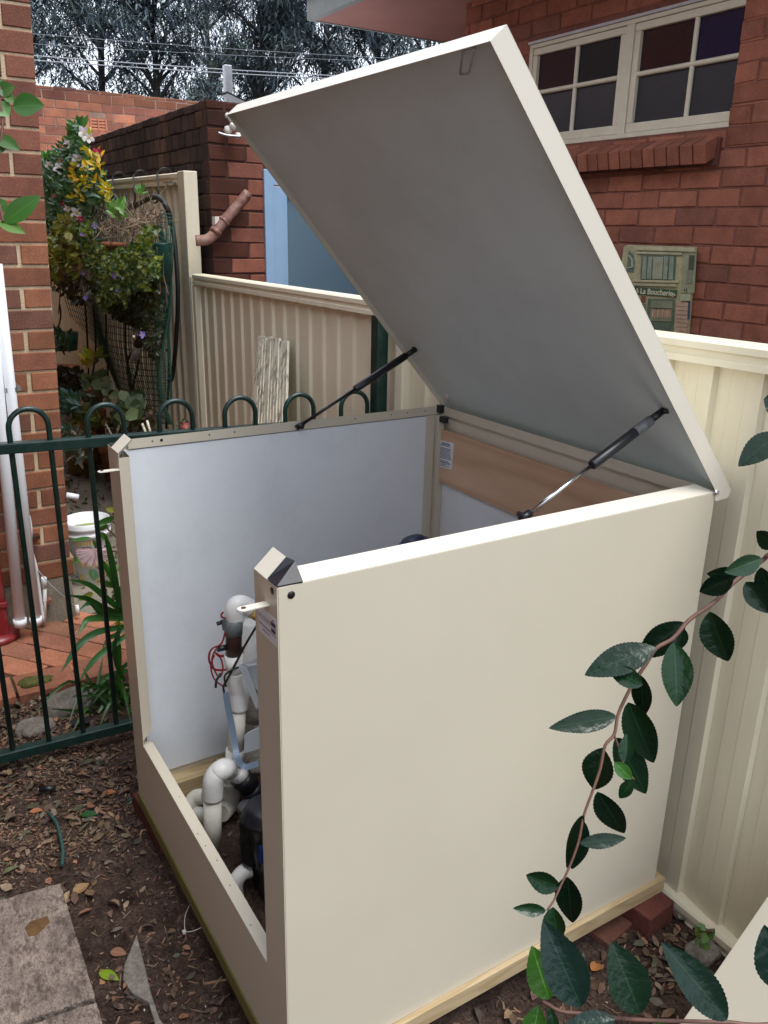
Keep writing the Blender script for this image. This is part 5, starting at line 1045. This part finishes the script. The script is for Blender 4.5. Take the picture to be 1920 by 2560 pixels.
# rail tube, hooks, bracket, hose
m=MB(); m.tube(smooth_path([on(*zA(x,y),1,yv) for x,y,yv in ((770,900,1.0),(772,790,.98),(820,850,.95),(880,905,.92),(950,895,.92),(1050,840,.92),(1170,800,.92),(1240,850,.92),(1290,950,.94),(1310,1060,.96))],5),.014,12); tag(m.build('black_hose',M['blackwire']),'thick black hose looping over the top of the hanging plants','hose')
m=MB(); m.tube(smooth_path([on(*zA(x,y),1,1.08) for x,y in ((1290,960),(1330,1120),(1360,1400),(1375,1700),(1370,1960))]+[on(*zB(x,y),1,1.08) for x,y in ((1368,160),(1355,400),(1330,640),(1310,720),(1290,715))],4),.013,12); tag(m.build('black_hose',M['blackwire']),'black hose hanging straight down along the tall fence end sheet','hose')
for i,(x,y,yb,lab) in enumerate(((805,600,980,'leftmost black wire hook hung over the tall fence'),(1005,585,830,'middle black wire hook hung over the tall fence with open lower curl'),(1230,565,810,'rightmost black wire hook hung over the tall fence'))):
    T=on(*zA(x,y),1,1.17); B=on(*zA(x+12,yb),1,1.13); m=MB()
    P=[T+Vector((.0,.06,-.05)),T+Vector((0,.055,.0)),T+Vector((0,.03,.022)),T+Vector((0,-.01,.015)),T+Vector((0,-.035,-.02)),B+Vector((0,-.03,.06)),B+Vector((0,-.03,.0)),B+Vector((-.03,-.045,-.03)),B+Vector((-.07,-.06,-.01)),B+Vector((-.09,-.06,.04))]
    m.tube(smooth_path(P,4),.0055,8); tag(m.build('wire_hook',M['blackwire']),lab,'hook')
a=on(*zA(1380,655),1,1.165); b=on(*zA(1290,660),1,1.13); c=on(*zA(1190,790),1,.93); m=MB(); m.obox(a,b-a,(0,0,-.008),(0,-.035,0)); m.obox(b,c-b,(0,0,-.008),(.03,-.01,0)); tag(m.build('shelf_bracket',M['zinc']),'bent grey metal bracket fixed to the tall fence end, holding the hose','bracket')
# wire mesh trellis
m=MB()
def meshpt(u,v):   # u along the passage, v down
    top=Vector((-3.30,.92,1.55)); 
    x=-3.42-3.1*u**1.15; yv=.90+.16*math.sin(2.4*u)+.05*math.sin(9*u); z=1.62-1.02*v-.28*math.sin(u*2.2)*v+.25*u*(1-v)-.10*math.sin(3*v)*u
    return Vector((x,yv+.05*math.sin(6*v+3*u),z))
NU,NV=64,30
for i in range(NU+1):
    u=i/NU; vmax=1 if u<.45 else 1-.75*(u-.45)
    P=[meshpt(u,k/14*vmax) for k in range(15)]; m.tube(P,.0026,4,cap=False)
for k in range(NV+1):
    v=k/NV; umax=1 if v<.58 else 1-(v-.58)*1.3
    P=[meshpt(i/16*umax,v) for i in range(17)]; m.tube(P,.0026,4,cap=False)
tag(m.build('wire_trellis',M['wire']),'sagging dark green wire mesh hung below the hanging baskets','trellis')
m=MB()  # rolled green mesh edge
P=smooth_path([on(*zA(x,y),1,.93) for x,y in ((1265,960),(1275,1150),(1270,1400),(1250,1700),(1240,1950))]+[on(*zB(x,y),1,.93) for x,y in ((1230,200),(1240,480),(1250,700),(1255,900))],4)
for k in range(9):
    a=k*.7; m.tube([p+Vector((.035*math.sin(a+i*.05),.03*math.cos(a),0)) for i,p in enumerate(P)],.0022,4,cap=False)
for i,p in enumerate(P):
    if i%1==0: m.tube([p+Vector((.037*math.sin(w*.785),.03*math.cos(w*.785),0)) for w in range(8)],.0018,4,cap=False,close=True)
tag(m.build('mesh_roll',mat('teal green mesh',(.02,.12,.09),.5)),'rolled edge of teal green plastic mesh standing at the fence end','mesh')
DRIP=['black drip tube meeting the low corner of the mesh from the right','black drip tube running down just left of the hanging bottle','black drip tube in the dark left of the yellow orange sprig','black drip tube passing behind the yellow orange sprig','short black drip tube end beside the brick house above the stand pot','straight black drip tube right of the sprig against the bare fence','long black drip tube beside the hanging hose at the mesh end','black drip tube dropping from the bottle to the mesh corner']
for k,(ln,lab) in enumerate((([(990,0),(1010,330),(900,550),(950,880)],'a'),([(880,100),(885,420),(920,640),(945,850)],''),([(500,0),(520,300),(535,680)],''),([(580,0),(600,420),(560,720)],''),([(260,0),(270,120),(240,250)],''),([(700,0),(700,330),(715,500),(710,850)],''),([(1280,0),(1290,400),(1285,800),(1265,1170)],''),([(1020,420),(990,620),(960,740),(955,890)],''))):
    m=MB(); m.tube(smooth_path([on(*zB(x,y),1,.95+.01*k) for x,y in ln],5),.0075,8)
    tag(m.build('drip_line',M['blackwire']),DRIP[k],'hose','black drip tubes under the baskets')
bt=empty('hanging_bottle',on(*zB(985,430),1,.9)); tag(bt,'small clear plastic bottle with black cap hung upside down in the mesh','bottle')
a=on(*zB(1000,380),1,.88); b=on(*zB(965,510),1,.88); m=MB(); m.tube([a,a.lerp(b,.1),b],[.018,.026,.024],16); m.build('bottle_body',mat('cloudy clear plastic',(.42,.43,.45),.25,var=.3,vs=60,trans=.3),bt)
m=MB(); m.tube([on(*zB(1015,325),1,.88),a],[.016,.03],14); m.build('cap',M['black'],bt)
# ground pots and plants
def pot(x,y,z,R,h,mt,label,ax=(0,0,1)):
    m=MB(); m.lathe([(0,0),(R*.68,0),(R*.93,h*.82),(R*1.05,h*.82),(R*1.07,h),(R*.95,h),(R*.92,h*.85),(0,h*.85)],(x,y,z),32,axis=ax); return tag(m.build('plant_pot',M[mt]),label,'plant pot')
q=on(*zB(500,1140),2,.26); pot(q.x,q.y-.06,-.1,.125,.36,'terracotta_y','big mossy yellow terracotta pot behind the second fence hoop')
q=on(*zB(560,1000),2,.34); pot(q.x-.1,q.y+.02,-.1,.10,.42,'terracotta','round terracotta pot behind the mossy yellow pot')
q=on(*zB(770,1330),2,.16); pot(q.x,q.y,-.1,.11,.27,'terracotta','terracotta pot just left of the far corner of the box')
q=on(*zB(430,1330),2,.1); pot(q.x,q.y,-.1,.10,.2,'greenpot','dark green plastic pot on the passage floor below the big pots')
q=on(*zB(600,1190),2,.26); pot(q.x,q.y-.05,.05,.085,.18,'terracotta','tilted terracotta pot between the second and third fence hoops',(.3,-.2,1))
q=on(*zB(290,660),1,1.0); pot(q.x,q.y,q.z-.05,.15,.12,'terracotta','terracotta bowl in the dark at the back of the passage')
q=on(*zB(310,350),1,.85); m=MB(); m.lathe([(0,0),(.09,0),(.11,.14),(0,.14)],(q.x,q.y,q.z-.07),20); tag(m.build('plant_pot',M['greenpot']),'dark green pot on a stand beside the brick house corner','plant pot')
def bush(name,P,n,Z_,y0,y1,L,w,cols,label,stem=None,up=.4,drop=0):
    e=empty(name,on(*Z_(sum(p[0] for p in P)/len(P),max(p[1] for p in P)),1,(y0+y1)/2)); tag(e,label,'plant'); m=MB(); foliage(m,samp(P,n,Z_,y0,y1),L,w,cols,up=up,drop=drop); m.build('foliage',M['leafb'],e)
    m=MB()
    xs=[p[0] for p in P];ys_=[p[1] for p in P]
    for k in range(8):
        a=rnd.uniform(min(xs),max(xs)); m.tube(smooth_path([on(*Z_(a,min(ys_)+20),1,(y0+y1)/2),on(*Z_(a*.6+.4*sum(xs)/len(xs),(min(ys_)+max(ys_))/2),1,(y0+y1)/2),on(*Z_(a*.3+.7*sum(xs)/len(xs),max(ys_)),1,(y0+y1)/2)],3),.004,5)
    m.build('stem',M['stem'],e); return e
bush('succulent',[(235,840),(330,850),(450,900),(470,960),(400,1010),(330,1060),(260,1050)],190,zB,.60,.72,(.05,.085),.42,[(.06,.13,.12),(.05,.10,.09),(.09,.17,.15)],'blue grey succulent rosettes beside the brick house corner',up=.6)
bush('succulent',[(270,1150),(340,1170),(350,1240),(280,1250)],50,zB,.5,.6,(.05,.08),.4,[(.06,.13,.12),(.05,.10,.09)],'smaller blue grey succulent low beside the brick corner under the big rosettes',up=.6)
gr=bush('geranium',[(560,700),(640,690),(700,780),(740,880),(680,920),(560,960),(500,880)],110,zB,.72,.85,(.05,.09),.8,[(.10,.14,.07),(.15,.19,.10),(.06,.08,.04),(.12,.07,.05)],'geranium with pink flowers above the second hoop of the pool fence')
for x,y in ((515,805),(550,785),(525,820),(560,800)): flower(zB(x,y),.72,.035,(.62,.10,.17),gr,5)
g2=bush('geranium',[(880,950),(960,900),(1020,960),(1000,1080),(900,1140),(880,1000)],70,zB,.76,.9,(.07,.11),.85,[(.14,.19,.11),(.20,.26,.15),(.08,.12,.06)],'variegated pale leaved plant between the second and third fence hoops')
bush('dry_plant',[(740,1060),(900,1000),(1080,960),(1180,1040),(1190,1190),(900,1220),(700,1220)],300,zB,.85,1.02,(.03,.06),.6,[(.13,.09,.06),(.08,.06,.04),(.14,.14,.07),(.2,.14,.1)],'dry brown leafed plant low behind the pool fence rail')
bush('dark_shrub',[(240,640),(440,620),(500,720),(480,860),(330,860),(240,820)],260,zB,.85,1.05,(.05,.09),.5,[(.02,.02,.015),(.03,.045,.02),(.05,.03,.025)],'dark shaded shrub at the back of the passage')
bush('dark_shrub',[(200,250),(330,270),(370,440),(230,440)],110,zB,.7,.85,(.05,.09),.35,[(.03,.06,.03),(.05,.09,.05),(.02,.04,.02)],'spiky dark plant in the pot on the stand')
bush('moss_grass',[(400,1030),(560,1010),(680,1120),(600,1150),(420,1110)],170,zB,.66,.8,(.04,.09),.2,[(.10,.12,.02),(.07,.09,.02),(.13,.13,.03)],'grassy growth spilling over the mossy yellow pot',up=.8)
yt=bush('yellow_sprig',[(540,480),(610,480),(620,570),(560,570)],16,zB,.78,.84,(.07,.12),.35,[(.30,.30,.04),(.4,.3,.03),(.12,.18,.03)],'small sprig with green yellow and orange leaves in the dark mesh',up=.3)
bush('potted_greens',[(300,1180),(450,1210),(560,1300),(500,1480),(400,1460),(290,1350)],130,zB,.45,.62,(.04,.08),.3,[(.04,.07,.05),(.07,.10,.07),(.10,.08,.06)],'grey green plants in low pots on the passage floor')
pg=bush('small_flowering_plant',[(1380,1150),(1480,1120),(1540,1165),(1560,1200),(1380,1200)],70,zB,1.0,1.1,(.03,.05),.6,[(.10,.14,.07),(.2,.1,.08)],'low plant with dusty pink flower heads showing above the box edge')
for x,y in ((1440,1140),(1455,1150),(1430,1150)): flower(zB(x,y),.98,.04,(.5,.12,.13),pg)
bush('small_weed',[(1340,690),(1390,680),(1420,720),(1400,755),(1350,740)],12,lambda x,y:r8(x,y),1.0,1.1,(.02,.035),.6,[(.07,.14,.04),(.12,.18,.05)],'tiny green weed at the foot of the right fence rail')
bush('small_weed',[(410,1920),(480,1900),(500,1960),(430,1980)],26,zC,.0,.06,(.03,.05),.4,[(.10,.28,.06),(.07,.2,.05)],'tiny bright green weed beside the mossy edging stone')
m=MB()
for P in (((700,1140),(755,1220)),((820,1145),(795,1225)),((1040,1130),(1070,1190)),((1085,1100),(1115,1190)),((960,300),(960,300))): m.tube([on(*zB(P[0][0],P[0][1]),1,.72),on(*zB(P[1][0],P[1][1]+20),1,.72)],.007,6)
tag(m.build('cut_stakes',M['peel']),'pale dry cut canes sticking up behind the pool fence rail','canes')
m=MB()
for i in range(900):
    x=rnd.uniform(-6.5,-2.7); y=.14+rnd.random()**.6*1.0; L=rnd.uniform(.02,.06); sleaf(m,(x,y,-.09),rv(1)*.5+Vector((.1,0,.1)),Vector((0,0,1))+rv(.3),L,L*.5,jc(rnd.choice([(.14,.09,.05),(.2,.13,.08),(.07,.05,.03)]),.3))
for i in range(0): pass
tag(m.build('fallen_leaves',M['litter']),kind='stuff')
# weathered board
wb=[on(*zT(x,y),1,1.12) for x,y in ((470,497),(655,530),(640,1040),(475,1045))]
m=MB(); tl,tr_=wb[0],wb[1]; dwn=(wb[3]-wb[0]); dwr=(wb[2]-wb[1]); N_=11
tl=on(*zT(470,500),1,1.14); tr_=on(*zT(655,528),1,1.14); bl_=on(*zT(415,1060),1,1.04); br_=on(*zT(640,1060),1,1.04)
for i in range(N_):
    a=i/N_; b=(i+.965)/N_; A=tl.lerp(tr_,a); B=tl.lerp(tr_,b); C=bl_.lerp(br_,b)+(br_-tr_)*1.6; Dd=bl_.lerp(br_,a)+(bl_-tl)*1.6
    j=rnd.uniform(-.012,.004); n_=18; L1=[];L2=[]
    for k in range(n_+1):
        t_=k/n_; L1.append(A.lerp(Dd,t_)+Vector((rnd.uniform(-.0015,.0015),-.004,j*(1-t_)))); L2.append(B.lerp(C,t_)+Vector((rnd.uniform(-.0015,.0015),-.004,j*(1-t_))))
    vs=L1+L2; fs=[(k,k+1,n_+2+k,n_+1+k) for k in range(n_)]; m.add(vs,fs); m.add([v+Vector((0,.01,0)) for v in vs],[f[::-1] for f in fs]); m.add([L1[0],L2[0],L2[0]+Vector((0,.02,0)),L1[0]+Vector((0,.02,0))],[(0,1,2,3)]); m.add([v for v in L2]+[v+Vector((0,.012,0)) for v in L2],[(k,k+1,n_+2+k,n_+1+k) for k in range(n_)])
m.add([tl+Vector((0,.004,-.004)),bl_+(bl_-tl)*1.6+Vector((0,.004,0)),br_+(br_-tr_)*1.6+Vector((0,.004,0)),tr_+Vector((0,.004,-.004))],[(0,1,2,3)],(1,1,1))
tag(m.build('weathered_board',M['peel']),'peeling cream grooved timber board leaning on the fence behind the hoops','board')
# ---------------- trees beyond
def casuarina(seed,hgt,wid,cols,nb=46,per=46):
    rr=random.Random(seed); root=empty('casuarina_tree',(0,0,0))
    m=MB(); lean_=rr.uniform(-.6,.6); tp=[Vector((lean_*(k/8)**2+rr.uniform(-.08,.08),rr.uniform(-.08,.08),hgt*k/8)) for k in range(9)]
    m.tube(tp,[.13-.012*k for k in range(9)],8); ends=[]
    for i in range(nb):
        f=rr.uniform(.1,1); k=f*8; a=int(min(k,7)); p=tp[a].lerp(tp[a+1],k-a); w=rr.uniform(0,6.28); L=wid*rr.uniform(.5,1)*(1.15-.7*f)
        d=Vector((math.cos(w),math.sin(w),rr.uniform(.5,1.3))).normalized()
        q1=p+d*L*.5+Vector((0,0,.0)); q2=q1+(d+Vector((rr.uniform(-.3,.3),rr.uniform(-.3,.3),-.15)))*L*.4; q3=q2+(d+Vector((rr.uniform(-.4,.4),rr.uniform(-.4,.4),-.5)))*L*.3
        m.tube([p,q1,q2,q3],[.05,.032,.02,.008],5,cap=False)
        for s in range(3):
            q=q1.lerp(q3,rr.random()); e=q+Vector((rr.uniform(-.7,.7),rr.uniform(-.7,.7),rr.uniform(-.1,.8))); m.tube([q,e],[.014,.005],4,cap=False); ends+= [q,e,q.lerp(e,.5)]
        ends+=[q3,q2,q2.lerp(q3,.5)]
    m.build('trunk',M['bark'],root)
    m=MB(); vs=[];fs=[];cs=[]
    for e in ends:
        cc=rr.choice(cols); 
        if rr.random()<.12: continue
        s=rr.uniform(.3,.62)
        for k in range(per):
            a=e+Vector((rr.gauss(0,s*.42),rr.gauss(0,s*.42),rr.gauss(.05,s*.42))); L=rr.uniform(.10,.27); d=Vector((rr.gauss(0,.45),rr.gauss(0,.45),-rr.uniform(-.35,.9))).normalized()*L; w=rr.uniform(.010,.022)
            sd=Vector((rr.uniform(-1,1),rr.uniform(-1,1),0)).normalized()*w; b=len(vs)
            vs+=[a-sd,a+sd,a+d*.6+sd*.8+Vector((0,0,0)),a+d,a+d*.6-sd*.8]; fs.append((b,b+1,b+2,b+3,b+4)); k_=rr.uniform(.7,1.3); cs.append(tuple(x*k_ for x in cc))
    m.v=[tuple(v) for v in vs]; m.f=fs; m.c=cs; m.sm=[False]*len(fs); m.uv=[[(0,0)]*5 for _ in fs]
    m.build('crown',M['needle'],root); return root
cA=[(.085,.12,.135),(.065,.092,.11),(.11,.145,.13),(.09,.125,.15)]  # bluish distance haze is mixed into these needle colours
cB=[(.10,.135,.12),(.075,.10,.11),(.12,.15,.115),(.075,.10,.12)]  # second needle palette, also tinted with haze
tr1=casuarina(11,9.5,2.4,cA,46,46); tr2=casuarina(23,10.5,2.7,cB,48,46)
tags=['grey green casuarina tree, leftmost beside the brick house edge','feathery casuarina second from the brick house, behind the power lines','dense dark casuarina between the brick house and the grey post','open casuarina with pale sky gaps just left of the grey post','dark casuarina right behind the grey post','tall dense casuarina right of the grey post','blue grey casuarina beside the pink house eave','casuarina mostly hidden behind the open lid and eave']
def gpos(u,X): p=on(u,300,0,X); return p
for i,(u,X,sc,rot,src) in enumerate(((60,-21,1.0,.3,0),(250,-25,1.12,1.9,1),(390,-20,1.0,3.1,0),(545,-26,1.1,4.4,1),(660,-20,1.0,5.2,0),(800,-21,1.08,.9,1),(940,-19,1.0,2.4,0),(1080,-22,1.1,3.7,1))):
    o=(tr1,tr2)[src] if i<2 and src==i else copy_tree((tr1,tr2)[src])
    p=gpos(u,X); o.location=(p.x,p.y,-.3); o.rotation_euler=(0,0,rot); o.scale=(sc,sc,sc); tag(o,tags[i],'tree','casuarina trees behind the far wall')
# far low hedge so the horizon is closed
# ---------------- overhead cables
for i,(qa,qb,r,lab) in enumerate(((r1(125,230),r1(1450,320),.010,'upper cable of the lower pair of overhead power lines'),(r1(125,250),r1(1450,333),.010,'lower cable of the lower pair of overhead power lines'),(r1(300,150),r1(1659,243),.0035,'thin upper overhead cable crossing the trees'),(r1(300,190),r1(1659,258),.003,'faint second thin cable near the eave'))):
    A=on(*qa,0,-15); B=on(*qb,0,-15); d=B-A; A2=A-d*1.2; B2=B+d*1.2; m=MB(); P=[]
    for k in range(41):
        t_=k/40; p=A2.lerp(B2,t_); p.z-=.22*(1-(2*t_-1)**2)-.17; P.append(p)
    m.tube(P,r,6); tag(m.build('power_line',M['cable']),lab,'power line')
